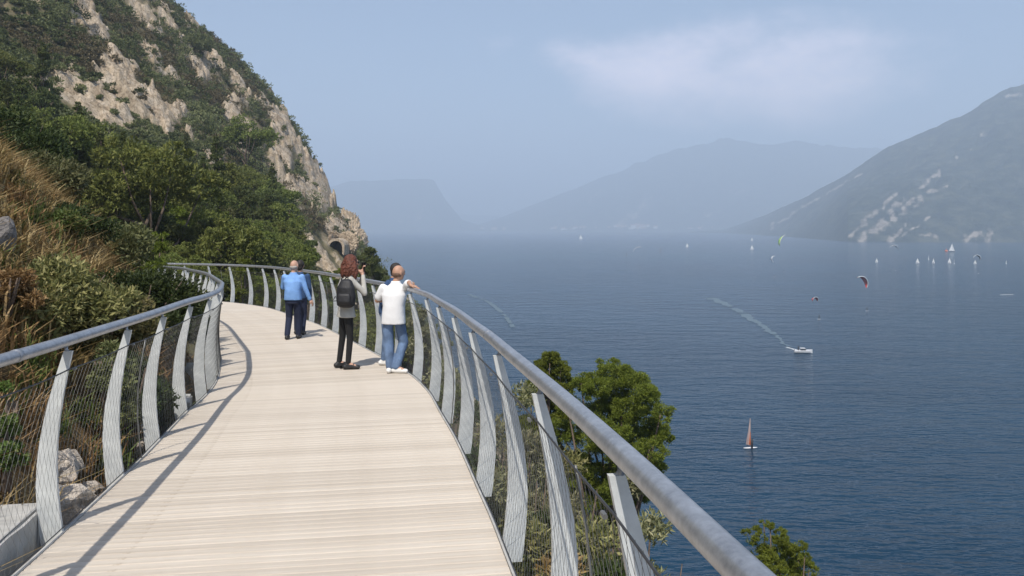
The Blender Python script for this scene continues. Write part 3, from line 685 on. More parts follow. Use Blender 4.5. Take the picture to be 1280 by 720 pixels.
for q, (lab, x, y, D, r, mt, n_) in enumerate([
    ('pale olive shrub in the gap beside the second post from the front', 660, 540, 10.5, .75, 'olive', 9000),
    ('olive grey shrub low behind the large curved post of the lake-side railing', 620, 520, 12.0, .8, 'olive', 8000),
    ('straw coloured shrub below the handrail under the large pine', 705, 560, 11.5, .8, 'yellowleaf', 8000),
    ('dark green shrub between the second and third posts from the front', 690, 640, 9.0, .75, 'bush', 8000),
    ('pale grey-green shrub at the right under the handrail, before the water', 790, 590, 10.5, .55, 'olive', 7000),
    ('yellowish shrub near the bottom edge between the two front posts', 745, 650, 8.4, .75, 'yellowleaf', 8000),
    ('olive shrub by the deck edge beyond the third post', 612, 590, 9.4, .65, 'olive', 7500),
    ('dark shrub by the deck edge beyond the fourth post', 585, 500, 13.5, .8, 'bush', 7000),
    ('pale shrub by the deck edge, near the white shirted man', 552, 455, 17.0, .95, 'olive', 6500),
    ('green shrub below the sixth post of the lake-side railing', 568, 478, 15.0, .8, 'pine_dark', 6500),
    ('straw coloured shrub at the very bottom by the nearest post', 655, 650, 7.2, .6, 'yellowleaf', 7500),
    ('grey-green shrub at the bottom right corner of the planted slope', 815, 640, 9.6, .6, 'olive', 6500),
    ('olive shrub half hidden by the smaller pine crown', 655, 478, 16.5, 1.0, 'olive', 6500),
    ('low dark shrub under the straw coloured shrubs', 765, 700, 7.6, .7, 'bush', 6500),
    ('reddish brown dry shrub behind the net between the two front posts', 700, 690, 7.0, .5, 'orangegrass', 6000)]):
    shrub(lab, x, y, D, r, mt, n_, .085 + .002 * D, .026 + .0008 * D, G3, seed=50 + q)
G4 = 'bushes on the bank left of the walkway'
for q, (lab, x, y, D, r, mt, n_, ln) in enumerate([
    ('yellow-green leafy bush above the left handrail', 78, 332, 8.6, .72, 'yellowleaf', 13000, .075),
    ('leafy yellowish bush just above the left handrail, right of the larger one', 128, 352, 8.8, .55, 'yellowleaf', 8000, .07),
    ('dark green bush where the left railing runs out of sight', 176, 338, 12.0, .95, 'bush', 13000, .085),
    ('dark green bush inside the bend of the left railing', 222, 372, 14.2, .6, 'bush', 8000, .085),
    ('green bush covering the feet of the far left posts', 215, 352, 15.5, .8, 'pine_dark', 8000, .10),
    ('dark bush between the second and third left posts', 165, 440, 8.6, .40, 'bush', 6000, .06),
    ('green bush low behind the third left post', 196, 470, 9.4, .30, 'pine_dark', 4500, .06),
    ('dark green bush on the dry bank left of the pale boulder', 88, 262, 14.5, .8, 'bush', 7500, .10),
    ('small bright green bush on the dry bank', 78, 268, 12.5, .35, 'greengrass', 3000, .08),
    ('dark green tree-like bush at the left edge above the dry grass', 12, 132, 20.0, 1.6, 'bush', 11000, .14),
    ('green bush on the dry bank near the top of the slope', 48, 190, 18.0, 1.1, 'scrub', 8000, .13),
    ('brownish bush at the left edge beside the dark boulder', 8, 335, 7.6, .3, 'orangegrass', 4500, .06),
    ('grey-green bush by the bright green pine', 140, 300, 17.0, 1.0, 'scrub', 8000, .12),
    ('low green bush at the left edge under the handrail', 6, 478, 5.7, .13, 'greengrass', 1800, .05),
    ('dark bush under the left handrail at the first post', 138, 425, 7.8, .30, 'scrub', 4000, .055)]):
    shrub(lab, x, y, D, r, mt, n_, ln, ln * .42, G4, seed=90 + q)

# hillside woodland: individuals first, the rest as one mass
g_ = np.random.default_rng(5)
cand = []
for lo, hi, k_ in ((30, 60, 600), (60, 110, 1900), (75, 135, 3800), (110, 170, 3500), (170, 262, 5400)):
    D = np.sqrt(g_.uniform(lo * lo, hi * hi, k_)); u = g_.uniform(-.72, -.10, k_); cand.append(np.stack([u * D, D], 1))
cand = np.concatenate(cand); cz, cm = H(cand[:, 0], cand[:, 1])
pv = 284 - cz / cand[:, 1] * 1000; pu = 640 + cand[:, 0] / cand[:, 1] * 1000
nz2 = fbm(cand[:, 0] / 16, cand[:, 1] / 20, 3, 77)
extra = np.zeros(len(cand), bool); extra[2500:6300] = True
ok = ((cm < .33) | (g_.random(len(cand)) < .10)) & (cz > -30) & (pv > -70) & (pv < 520) & (g_.random(len(cand)) < .95 + nz2 * .8)
path_clear = ~((cand[:, 1] < 36) & (cand[:, 0] < -5) & (cz > -7) & (cand[:, 0] > -24))
ok &= path_clear
ytop = pv - 3.4 / cand[:, 1] * 1000
low = ~((cand[:, 1] > 130) | (ytop > np.interp(pu, [0, 60, 110, 150, 200, 260, 330, 400, 440, 480], [60, 125, 170, 190, 205, 215, 248, 280, 305, 322])))
low |= (pv < 150) & (pu < 150) & (pu > 70) & (cand[:, 1] < 110)
ok &= low | ~extra
ok &= ~((pu > 404) & (pu < 436) & (cand[:, 1] < 182) & (pv > 298) & (pv < 345))
ok &= ~((pu > 385) & (cand[:, 1] < 164) & (ytop < np.interp(pu, [385, 410, 440, 480], [296, 318, 320, 332])))
low = low[ok]; cand = cand[ok]; cz = cz[ok]; nz2 = nz2[ok]
D = cand[:, 1]
size = np.interp(D, [30, 60, 110, 170, 260], [.95, 1.15, 1.3, 1.3, 1.3]) * np.exp(g_.normal(size=len(D)) * .33) * (1 + .25 * nz2)
size = np.where(low, np.minimum(size, 1.1) * .8, size)
# keep the view to the tunnel and the cliff foot open
qx = 640 + cand[:, 0] / D * 1000; qy = 284 - cz / D * 1000; half = size * 1.15 / D * 1000; tp = qy - size * 2.9 / D * 1000
kp = ~((D < 168) & (qx + half > 402) & (tp < np.interp(qx + half, [402, 436, 440, 480], [322, 324, 318, 334])))
cand = cand[kp]; cz = cz[kp]; nz2 = nz2[kp]; low = low[kp]; D = D[kp]; size = size[kp]
order = np.argsort(-(size / D))
top = order[:285]; rest = order[285:]
tmpl = []
def hill_template(kind, sd):
    if kind == 'pine': L = lumps_round(.8, .95, 16, .38, sd, 1.35, .75); mt = M['pine_dark' if sd % 2 else 'pine_mid']
    elif kind == 'cone': L = lumps_cone(.62, 2.5, 22, .36, sd, .35); mt = M['pine_dark']
    elif kind == 'umbrella': L = lumps_umbrella(1.0, .7, 16, .36, sd, 1.45); mt = M['pine_mid']
    else: L = lumps_round(.95, .62, 13, .42, sd, .42, .8); mt = M['scrub']
    cm_ = crown_me(L, 7000, .095, .042, mt, sd, shell=(.5, 1.08), puff=9); tm = trunk_me((0, 0, -.4), (0, 0, 1.1 if kind != 'bush' else .4), .07, L, 6, sd)
    return (kind, cm_, tm)
for kind in ('pine', 'pine', 'pine', 'cone', 'umbrella', 'bush', 'bush', 'bush', 'umbrella', 'bush'):
    tmpl.append(hill_template(kind, 200 + len(tmpl)))
kname = {'pine': 'round-crowned pine', 'cone': 'upright conifer', 'umbrella': 'flat-topped pine', 'bush': 'low rounded bush'}
for q in top:
    x, y = cand[q]; kd, cme, tme = tmpl[int(g_.integers(0, len(tmpl)))] if not low[q] else tmpl[int(g_.choice([5, 6, 7]))]
    px_ = 640 + x / y * 1000; py_ = 284 - cz[q] / y * 1000
    szn = ('small ' if size[q] < 1.2 else 'tall ' if size[q] > 1.9 else '')
    if px_ > 330: zone = 'near the foot of the cliff and tunnel'
    elif py_ < 60: zone = 'high on the slope at the top left corner'
    elif py_ < 130: zone = 'on the upper left slope under the largest pale outcrop'
    elif py_ < 190: zone = 'on the slope left of the rocky face'
    elif py_ < 240: zone = 'on the middle slope above the broad dark pines' if px_ > 150 else 'on the middle slope above the dry bank'
    elif px_ < 150: zone = 'just behind the dry grassy bank'
    elif px_ < 240: zone = 'in the hollow around the broad dark pine'
    else: zone = 'in the hollow beyond the far railing'
    adj = 'dark green' if kd in ('cone', 'bush') else 'green'
    e = empty('bush' if kd == 'bush' else 'pine_tree', (x, y, cz[q] - .1), f'{szn}{adj} {kname[kd]} {zone}', 'bush' if kd == 'bush' else 'tree', f'{szn}{kname[kd]}s {zone}', g_.uniform(0, 6.28))
    s_ = size[q] * (1.0 if kd == 'bush' else 1.12); e.scale = (s_, s_, s_ * g_.uniform(.85, 1.2))
    ob('crown', cme, e); ob('trunk', tme, e)
# mass
VV = []; per = 95
for q in rest:
    r_ = size[q] * g_.uniform(.75, 1.05); tall = g_.uniform(.6, 1.35)
    nl_ = 4; L = [(g_.normal() * r_ * .38, g_.normal() * r_ * .38, r_ * .45 * tall + g_.normal() * r_ * .18, r_ * .6, r_ * .6, r_ * .5 * tall) for _ in range(nl_)]
    npr = int(per * (1.25 if D[q] < 130 else .85)); lsz = .26 + .0011 * D[q]
    V, _ = leafcloud(L, npr, lsz * 1.25, lsz * .55, int(q) + 999, up=.6, shell=(.55, 1.08)); V += np.array([cand[q][0], cand[q][1], cz[q]]); VV.append((V, D[q]))
cls = fbm(cand[rest][:, 0] / 13 + 5, cand[rest][:, 1] / 15, 3, 91) + g_.normal(size=len(rest)) * .22
M['brownscrub'] = mat_leaf('brown_green_scrub_leaves', (.10, .085, .04), (.16, .135, .065), (.24, .20, .11))
for nm, lo, hi, mt, lab in (('woodland', -9, -.02, 'scrub', 'grey-green scrub covering the rocky mountainside'), ('woodland', -.02, .32, 'bush_far', 'dark evergreen bushes and pines scattered over the rocky mountainside'), ('scrubland', .32, 9, 'brownscrub', 'brownish dry scrub between the rocks of the mountainside')):
    if mt == 'bush_far': M[mt] = mat_leaf('dark_evergreen_leaves', (.050, .070, .024), (.090, .114, .036), (.145, .165, .055))
    sel = [VV[i][0] for i in range(len(rest)) if lo <= cls[i] < hi]; Vn = np.concatenate(sel)
    tag(ob(nm, mesh_np(nm, Vn, np.arange(len(Vn)).reshape(-1, 4), M[mt])), lab, 'woodland', kind='stuff')

# dry grass on the bank: countless blades
def blades(n, xf, ymin, ymax, hgt, mat, name, label, seed, dens=None, wd=.006):
    g_ = np.random.default_rng(seed)
    nt_ = n // 26; Y = g_.uniform(ymin, ymax, nt_) ; X0 = np.array([xf(y)[0] for y in Y]); X1 = np.array([xf(y)[1] for y in Y]); X = X0 + (X1 - X0) * g_.random(nt_)
    k_ = fbm(X / 1.6, Y / 1.6, 3, seed) > (dens if dens is not None else -.1)
    X, Y = X[k_], Y[k_]; Z = H(X, Y)[0]; nt_ = len(X)
    X = np.repeat(X, 26) + g_.normal(size=nt_ * 26) * .07; Y = np.repeat(Y, 26) + g_.normal(size=nt_ * 26) * .07; Z = np.repeat(Z, 26) - .03
    n_ = len(X); a = g_.uniform(0, 6.28, n_); h_ = hgt * g_.uniform(.45, 1.25, n_) * np.repeat(g_.uniform(.6, 1.2, nt_), 26); ln_ = h_ * g_.uniform(.15, .95, n_)
    dr = np.stack([np.cos(a) + .45, np.sin(a) - .2, 0 * a], -1); sd = np.stack([-np.sin(a), np.cos(a), 0 * a], -1); B_ = np.stack([X, Y, Z], -1); w = (wd * (1 + .06 * Y) * g_.uniform(.6, 1.4, n_))[:, None]
    up_ = np.array([0, 0, 1.0]); m1 = B_ + up_ * (h_ * .6)[:, None] + dr * (ln_ * .25)[:, None]; tip = B_ + up_ * (h_ * .85)[:, None] + dr * (ln_)[:, None]
    V = np.stack([B_ - sd * w, B_ + sd * w, m1 + sd * w * .8, m1 - sd * w * .8, tip + sd * w * .2, tip - sd * w * .2], 1).reshape(-1, 3)
    b_ = np.arange(n_)[:, None] * 6; F = np.concatenate([b_ + np.array([0, 1, 2, 3]), b_ + np.array([3, 2, 4, 5])])
    o = ob(name, mesh_np(name, V, F, mat)); tag(o, label, 'grass', kind='stuff'); return o
def ledge_x(y):   # left deck edge
    return np.interp(y, [0, 5.4, 8, 10, 11.3, 14.3, 20, 24], [-2.3, -3.1, -3.6, -4.0, -4.4, -5.6, -8.4, -10.4])
blades(62000, lambda y: (ledge_x(y) - 6.0, ledge_x(y) - .35), 3.2, 19, .42, M['drygrass'], 'dry_grass', 'straw coloured dry grass covering the bank left of the walkway', 1)
blades(42000, lambda y: (ledge_x(y) - 6.5, ledge_x(y) - .25), 3.2, 20, .34, M['orangegrass'], 'dry_grass', 'rust coloured dry undergrowth on the bank left of the walkway', 2, -.3)
blades(26000, lambda y: (ledge_x(y) - 5.0, ledge_x(y) - .2), 3.5, 20, .28, M['greengrass'], 'green_grass', 'green grass and weeds on the bank left of the walkway', 3, 0)
blades(50000, lambda y: (-.1 - .14 * y, 4.0), 4, 22, .5, M['drygrass'], 'dry_grass', 'dry grass on the steep slope below the lake-side railing', 4, -.1)

# ------------------------------------------------------------------ rocks and stone work
def rock_me(seed, rough=.28, name='rock', mat=None, sub=3):
    bm = bmesh.new(); bmesh.ops.create_icosphere(bm, subdivisions=sub, radius=1)
    g2 = np.random.default_rng(seed)
    pl = [(Vector(g2.normal(size=3)).normalized(), g2.uniform(.55, .92)) for _ in range(11)]
    for v in bm.verts:
        p = v.co.copy()
        for d, h_ in pl:
            t = p.dot(d)
            if t > h_: p -= d * (t - h_)
        p += v.co * float(g2.normal() * rough * .08); v.co = p
    me = bpy.data.meshes.new(name); bm.to_mesh(me); bm.free(); me.materials.append(mat or M['rock']); return me
rk = [rock_me(300 + q, mat=M['palerock'], rough=.5) for q in range(5)]
def rock(x, y, D, w, h, label, mat=None, group=None, seed=0, dz=0):
    X, Y, Z = pp(x, y, D); gz = h1(X, Y)
    me = rk[seed % 5] if mat is None else rock_me(seed, mat=mat)
    o = ob('rock', me, None, (X, Y, gz + h * .25 + dz), (random.uniform(-.3, .3), random.uniform(-.3, .3), random.uniform(0, 6))); o.scale = (w, w * .8, h); tag(o, label, 'rock', group); return o
rock(-8, 285, 8.4, .21, .30, 'dark grey boulder at the left edge on the dry bank', M['greyrock'], None, 7, .1)
rock(130, 270, 17, .35, .30, 'pale boulder on the dry bank below the hillside pines', None, None, 1, .15)
rock(85, 238, 19, .22, .38, 'small upright pale rock above the dry bank', None, None, 2, .2)
rock(95, 322, 9.6, .35, .22, 'weathered grey rock above the yellow-green bush', M['greyrock'], None, 9)
names = ['largest pale stone between the first two left posts', 'flat pale stone at the top of the stone patch by the first left posts', 'pale stone low in the patch by the first left posts']
G5 = 'pale stones on the bank behind the left railing'
for q, (x, y, D, w) in enumerate([(92, 540, 6.35, .17), (80, 512, 6.7, .13), (98, 565, 6.2, .12), (108, 528, 6.5, .10), (75, 545, 6.3, .10), (104, 580, 6.1, .09), (88, 500, 6.9, .09), (116, 508, 6.9, .08),
                                  (50, 585, 5.7, .10), (42, 560, 5.8, .08), (118, 552, 6.2, .07), (182, 455, 8.6, .13), (190, 470, 8.4, .10), (178, 440, 8.9, .10), (60, 500, 6.6, .08), (45, 600, 5.6, .07), (196, 500, 8.1, .10), (98, 605, 5.9, .07)]):
    w *= 1.5; rock(x, y, D, w, w * .8, names[q] if q < 3 else ('small pale stone lying among the dry grass behind the left railing' if x < 150 else 'pale stone between the second and third left posts'), None, G5, q, .06)
# concrete footings under the deck edge
def footing(label, cx, cy_, sx, sy, ztop, h, rz):
    bm = bmesh.new(); bmesh.ops.create_cube(bm, size=1)
    for v in bm.verts: v.co = Vector((v.co.x * sx, v.co.y * sy, v.co.z * h))
    bmesh.ops.bevel(bm, geom=bm.edges[:], offset=.02, segments=2, affect='EDGES')
    bmesh.ops.subdivide_edges(bm, edges=bm.edges[:], cuts=3, use_grid_fill=True)
    g2 = np.random.default_rng(int(sx * 100))
    for v in bm.verts: v.co += Vector(g2.normal(size=3)) * .004
    me = bpy.data.meshes.new('concrete_footing'); bm.to_mesh(me); bm.free(); me.materials.append(M['concrete'])
    o = ob('concrete_footing', me, None, (cx, cy_, ztop - h / 2), (0, 0, rz)); tag(o, label, 'footing', 'concrete footings beside the walkway'); return o
footing('concrete footing block at the bottom left corner under the deck edge', -3.55, 4.95, .95, .8, -1.86, 1.4, .2)
footing('small concrete footing between the third and fourth left posts', -4.2, 9.9, .42, .5, -2.12, 1.2, .3)
footing('concrete footing block under the middle of the bend', -5.9, 14.5, .6, .6, -2.5, 1.4, .4)

# old road wall and tunnel at the foot of the cliff
D = 225
def wall(label, x0, x1, ytop, ybot, D, seed):
    a = np.array(pp(x0, ytop, D)); c = np.array(pp(x1, ytop, D)); zb = (284 - ybot) / 1000 * D
    e = empty('stone_wall', tuple((a + c) / 2 * np.array([1, 1, 0]) + np.array([0, 0, zb])), label, 'wall', 'stone walls of the old road'); ctr = np.array(e.location)
    rows = 4; cols = max(4, int((c[0] - a[0]) / 1.7)); hh = (a[2] - zb) / rows; ww = (c[0] - a[0]) / cols; mes = []
    g2 = np.random.default_rng(seed)
    for q in range(3):
        mb = MB(); mb.box(-ww / 2 + .05, ww / 2 - .05, -.5 - .12 * q, .5, -hh / 2 + .05, hh / 2 - .05); mes.append(mb.mesh('stone_block', M['masonry']))
    for r_ in range(rows):
        for q in range(cols):
            if r_ == rows - 1 and g2.random() < .25: continue
            ob('stone_block', mes[int(g2.integers(0, 3))], e, (a[0] + (q + .5 + .25 * (r_ % 2)) * ww - ctr[0], 0, (r_ + .5) * hh))
    MB().box(a[0] - ctr[0], c[0] - ctr[0], -.35, 3, -6, a[2] - zb - .15).obj('wall_core', M['masonry'], e)
wall('pale stone wall block at the foot of the cliff, left of the pines', 324, 343, 298, 318, 150, 1)
wall('long low stone wall of the old road leading to the tunnel', 352, 396, 305, 322, 165, 2)
# tunnel mouth: arch lined with stones, dark bore behind
tx, ty, tz = pp(420, 317, 168)
e = empty('tunnel', (tx, ty, tz), 'dark arched road tunnel mouth in the pale cliff foot', 'tunnel')
arch = []
W_, Hh = 1.35, 2.7
outline = [(-W_, 0)] + [(-W_ * math.cos(t), Hh - W_ + W_ * math.sin(t)) for t in np.linspace(0, math.pi, 13)] + [(W_, 0)]
mb = MB(); nO = len(outline)
V = [(x, 0, z) for x, z in outline] + [(x, 14, z) for x, z in outline]; mb.add(V, [(i, i + 1, nO + i + 1, nO + i) for i in range(nO - 1)] + [(0, nO, 2 * nO - 1, nO - 1)])
V2 = [(x, 14, z) for x, z in outline] + [(0, 14, 1)]; mb.add(V2, [(i, i + 1, nO) for i in range(nO - 1)])
mb.obj('tunnel_bore', M['dark'], e)
for q in range(len(outline) - 1):
    (x0, z0), (x1, z1) = outline[q], outline[q + 1]
    def o_(x, z): 
        d = math.hypot(x, z - Hh / 2) + 1e-6; return (x + x / d * .5, z + (z - Hh / 2) / d * .5)
    X0, X1 = o_(x0, z0), o_(x1, z1)
    V = [(x0, -.3, z0), (x1, -.3, z1), (X1[0], -.3, X1[1]), (X0[0], -.3, X0[1]), (x0, 5, z0), (x1, 5, z1), (X1[0], 5, X1[1]), (X0[0], 5, X0[1])]
    MB().add(V, [(0, 1, 2, 3), (7, 6, 5, 4), (0, 4, 5, 1), (1, 5, 6, 2), (2, 6, 7, 3), (3, 7, 4, 0)]).obj('arch_stone', M['rock'], e)
# the rock bluff the tunnel enters
for q, (x, y, D, w, h, lab) in enumerate([(409, 306, 171, .9, 2.2, 'pale rock shoulder left of the tunnel mouth'), (432, 305, 172, 1.3, 2.8, 'pale rock shoulder right of the tunnel mouth'), (420, 297, 174, 1.6, 1.0, 'pale rock brow over the tunnel mouth'), (434, 292, 247, 3.6, 8.5, 'tall pale limestone bluff beside the tunnel mouth at the end of the cliff'), (424, 292, 250, 3.4, 4.2, 'pale limestone bluff above the tunnel mouth'), (443, 303, 247, 2.2, 5.0, 'outermost pale rock at the lake end of the cliff')]):
    me = rock_me(500 + q, sub=5, rough=.8); X, Y, Z = pp(x, y, D); o = ob('cliff_rock', me, None, (X, Y + 3, Z), (.2, .1, q)); o.scale = (w, 3.5, h); tag(o, lab, 'rock')

# ------------------------------------------------------------------ craft on the lake
M['hullw'] = mat_simple('white_hull', (.80, .80, .80), .35, .05)
M['hulld'] = mat_simple('dark_hull', (.03, .035, .045), .4, .2)
M['sail'] = mat_simple('white_sailcloth', (.82, .82, .80), .7, .06, 1)
M['foam'] = mat_simple('foam', (.62, .66, .68), .8, .2, 1.5)
M['mast'] = mat_simple('mast', (.25, .25, .25), .4, .1)
def cloth(name, col): return mat_simple(name, col, .7, .12, 2)
M['red'] = cloth('red_cloth', (.72, .07, .06)); M['orange'] = cloth('orange_cloth', (.65, .16, .04)); M['lime'] = cloth('lime_cloth', (.42, .68, .08)); M['greyc'] = cloth('grey_cloth', (.55, .57, .58)); M['black'] = cloth('black_cloth', (.02, .02, .022))
def wp(x, y): D = -WATER_Z / ((y - 284) / 1000); return ((x - 640) / 1000 * D, D, WATER_Z)
def hull_me(L, W_, H_, mat):
    st = [(-.5, .72, .9), (-.3, .95, .95), (0, 1, 1), (.25, .8, 1.05), (.42, .42, 1.15), (.5, .04, 1.25)]; V = []
    for t, w, h_ in st:
        for (a, z) in ((-1, h_), (-.85, .35), (-.3, 0), (.3, 0), (.85, .35), (1, h_)): V.append((t * L, a * w * W_ / 2, z * H_ - .12 * H_))
    F = [(i * 6 + j, i * 6 + j + 1, (i + 1) * 6 + j + 1, (i + 1) * 6 + j) for i in range(5) for j in range(6 - 1)] + [(i * 6 + 5, i * 6, (i + 1) * 6, (i + 1) * 6 + 5) for i in range(5)]
    F += [(0, 5, 4, 1), (1, 4, 3, 2)]
    return mesh_np('hull', V, np.array(F), mat, False)
def sail_me(pts, belly, mat, nm='sail'):
    """triangular sail a(tack) b(clew) c(head) with belly and thickness"""
    a, b_, c = [np.array(p, float) for p in pts]; K = 6; V = []
    nrm = np.cross(b_ - a, c - a); nrm /= np.linalg.norm(nrm)
    for side in (0, .02):
        for i in range(K + 1):
            t = i / K; p0 = a + (c - a) * t; p1 = b_ + (c - b_) * t
            for j in range(5): s_ = j / 4; V.append(p0 + (p1 - p0) * s_ + nrm * (belly * math.sin(math.pi * s_) * (1 - t * .6) + side))
    F = []
    n1 = (K + 1) * 5
    for i in range(K):
        for j in range(4):
            q = i * 5 + j; F.append((q, q + 1, q + 6, q + 5)); F.append((n1 + q + 5, n1 + q + 6, n1 + q + 1, n1 + q))
        F.append((i * 5, i * 5 + 5, n1 + i * 5 + 5, n1 + i * 5)); F.append((i * 5 + 4, n1 + i * 5 + 4, n1 + i * 5 + 9, i * 5 + 9))
    return mesh_np(nm, V, np.array(F), mat, True)
def figure(mb, x, y, z, h):
    mb.tube([(x, y, z), (x, y + .02, z + h * .5), (x + .03, y, z + h * .82)], [h * .09, h * .11, h * .13], 8); mb.ell((x + .04, y, z + h * .93), (h * .07, h * .07, h * .08))
def sailboat(label, x, y, tall, hull='hullw', sail='sail', rz=0, group=None, jib=True, name='sailing_dinghy', cat='sailing boat'):
    loc = wp(x, y); e = empty(name, loc, label, cat, group, rz); L = tall * .72
    ob('hull', hull_me(L, L * .34, L * .13, M[hull]), e)
    MB().tube([(L * .08, 0, L * .05), (L * .08, 0, tall)], [.04, .025], 6).obj('mast', M['mast'], e)
    ob('mainsail', sail_me([(L * .06, 0, L * .18), (-L * .42, L * .12, L * .2), (L * .07, 0, tall * .98)], L * .06, M[sail], 'mainsail'), e)
    if jib: ob('jib', sail_me([(L * .48, 0, L * .14), (L * .12, L * .08, L * .16), (L * .09, 0, tall * .8)], L * .05, M[sail], 'jib'), e)
    mb = MB(); figure(mb, -L * .2, -L * .05, L * .08, 1.0 + L * .02); mb.obj('sailor', M['black'], e, True); return e
GS = 'white sailing dinghies in a row before the right-hand mountain'
for x, y, t, rz, lab in [(1096, 328, 4.2, .4, 'leftmost dinghy of the row of white sails below the mountain, standing alone'), (1147, 329, 4.6, .1, 'second white sail from the left in the row below the mountain'), (1161, 325, 4.4, .9, 'upper of the close pair of white sails in the row below the mountain'), (1167, 329, 4.6, .5, 'lower of the close pair of white sails in the row below the mountain'),
                         (1187, 329, 5.0, .3, 'left one of two touching white sails under the yacht with the dark hull'), (1193, 330, 3.8, 1.2, 'right one of two touching white sails under the yacht with the dark hull'), (1219, 330, 3.8, .2, 'small white sail just under the dark curved kite'), (1258, 330, 3.4, .8, 'rightmost small white sail of the row below the mountain'),
                         (859, 309, 7, .4, 'small white sail far out in front of the misty mountain'), (940, 301, 9, .5, 'upper of two faint white sails left of the green kite'), (940, 312, 7, .2, 'lower of two faint white sails left of the green kite')]:
    sailboat(lab, x, y, t * 1.15, rz=rz, group=GS if x > 1090 else 'faint far white sails')
sailboat('tall bright white sail alone on the far water near the middle', 726, 299, 15, rz=.3, name='sailing_yacht', cat='yacht')
sailboat('white sailed yacht with a dark hull below the right-hand mountain', 1190, 315, 13, hull='hulld', rz=.2, name='sailing_yacht', cat='yacht')
M['pinksail'] = mat_simple('rose_sailcloth', (.58, .44, .40), .7, .1, 1)
def windsurfer(label, x, y, tall, sail='sail', rz=0):
    e = empty('windsurfer', wp(x, y), label, 'windsurfer', None, rz)
    mb = MB(); mb.ell((0, 0, .05), (1.2 * tall / 4.6, .28, .07), 16, 8); mb.obj('board_hull', M['hullw'], e, True, rot=(0, 0, -rz * .8))
    ob('sail', sail_me([(.12, 0, .35), (-1.15, .25, .8), (.02, 0, tall)], .22, M[sail]), e)
    ob('sail_panel', sail_me([(.10, -.03, .4), (-.42, .05, .75), (-.05, -.03, tall * .55)], .1, M['orange'], 'sail_panel'), e)
    MB().tube([(.14, 0, .1), (.1, 0, tall * .5), (.02, 0, tall)], [.03, .025, .015], 6).obj('mast', M['mast'], e)
    MB().tube([(.12, -.1, 1.35), (-.5, -.25, 1.4), (-1.1, .1, 1.4)], .02, 6).obj('boom', M['mast'], e)
    mb = MB(); figure(mb, -.55, -.5, .1, 1.55); mb.tube([(-.5, -.48, 1.25), (-.35, -.25, 1.38)], .05, 6); mb.obj('rider', M['black'], e, True); return e
windsurfer('nearest windsurfer with a slim white and orange sail', 938, 560, 4.7, 'pinksail', rz=.9)
windsurfer('tiny dark windsurfer on the far water left of centre', 826, 315, 7.5, 'black', rz=.3)
windsurfer('small dark windsurfer beneath the faint white kite', 783, 319, 6, 'black', rz=1.3)
# motor boat and its wake
bx, by, bz = wp(1004, 441)
e = empty('motor_boat', (bx, by, bz), 'small white motor boat heading right with a foaming wake', 'boat', None, -.1)
ob('hull', hull_me(5.0, 1.9, .85, M['hullw']), e)
MB().box(-.7, .6, -.55, .55, .62, 1.25).obj('cabin', M['hulld'], e); MB().box(-.8, .5, -.6, .6, 1.27, 1.34).obj('cabin_roof', M['hullw'], e)
mb = MB(); figure(mb, -1.3, .1, .5, 1.5); mb.obj('helmsman', M['black'], e, True)
mb = MB(); mb.tube([(-2.35, 0, .1), (-2.4, 0, .9)], .16, 8); mb.obj('outboard_motor', M['hulld'], e)
def wake(name, label, px, w0, w1, mat='foam', breaks=.0, seed=1):
    P_ = np.array([wp(*p) for p in px]); s_ = np.linspace(0, 1, 60); Q = np.stack([np.interp(s_, np.linspace(0, 1, len(P_)), P_[:, c]) for c in range(3)], -1)
    T = np.gradient(Q, axis=0); T /= np.linalg.norm(T, axis=1)[:, None]; Sd = np.stack([-T[:, 1], T[:, 0], 0 * T[:, 0]], -1)
    g2 = np.random.default_rng(seed); w = (w0 + (w1 - w0) * s_) * g_.uniform(.35, 1.2, 60); mb = MB()
    Q[:, :2] += g2.normal(size=(60, 2)) * w1 * .12
    for i in range(0, 58):
        if g2.random() < breaks: continue
        a, c = Q[i], Q[i + 1]; V = [a - Sd[i] * w[i], a + Sd[i] * w[i], c + Sd[i + 1] * w[i + 1], c - Sd[i + 1] * w[i + 1]]
        V = np.array(V); V[:, 2] += .03; U_ = V.copy(); U_[:, 2] = V[:, 2].mean() + .05; U_ = (U_ - U_.mean(0)) * [.6, .6, 1] + U_.mean(0)
        mb.add(np.concatenate([V, U_]), [(4, 5, 6, 7), (0, 1, 5, 4), (1, 2, 6, 5), (2, 3, 7, 6), (3, 0, 4, 7)])
    o = mb.obj(name, M[mat]); tag(o, label, 'wake', kind='stuff'); return o
m, n, b = newmat('disturbed_water'); M['slick'] = m
b.inputs['Base Color'].default_value = (.10, .145, .175, 1); b.inputs['Roughness'].default_value = .6
bump(n, b, noise(n, 1.5, 4), .5, .2)
wake('wake', 'white foam trailing right behind the motor boat', [(1001, 441), (996, 438), (990, 436), (983, 434)], .55, .35)
wake('wake', 'pale wake line of the motor boat running far to the upper left', [(985, 433), (968, 418), (945, 402), (915, 384), (888, 372)], .45, 3.0, 'slick', .1, 3)
wake('wake', 'short bow foam at the right of the motor boat', [(1013, 441), (1016, 441.5)], .5, .2)
wake('wake', 'short white wake streak near the right edge', [(1250, 368.5), (1267, 368)], .5, .5)
wake('wake', 'faint white wake streak left of centre on the far water', [(770, 338.5), (784, 338)], .6, .6, 'slick', .2)
wake('wake', 'faint pale wake curving left behind the men on the deck', [(586, 368), (612, 378), (632, 395), (642, 410)], 1.2, 1.0, 'slick', .2, 5)
wake('wake', 'faint white streak below the far windsurfer', [(806, 322.5), (824, 322)], 1.0, 1.0, 'slick', .2)
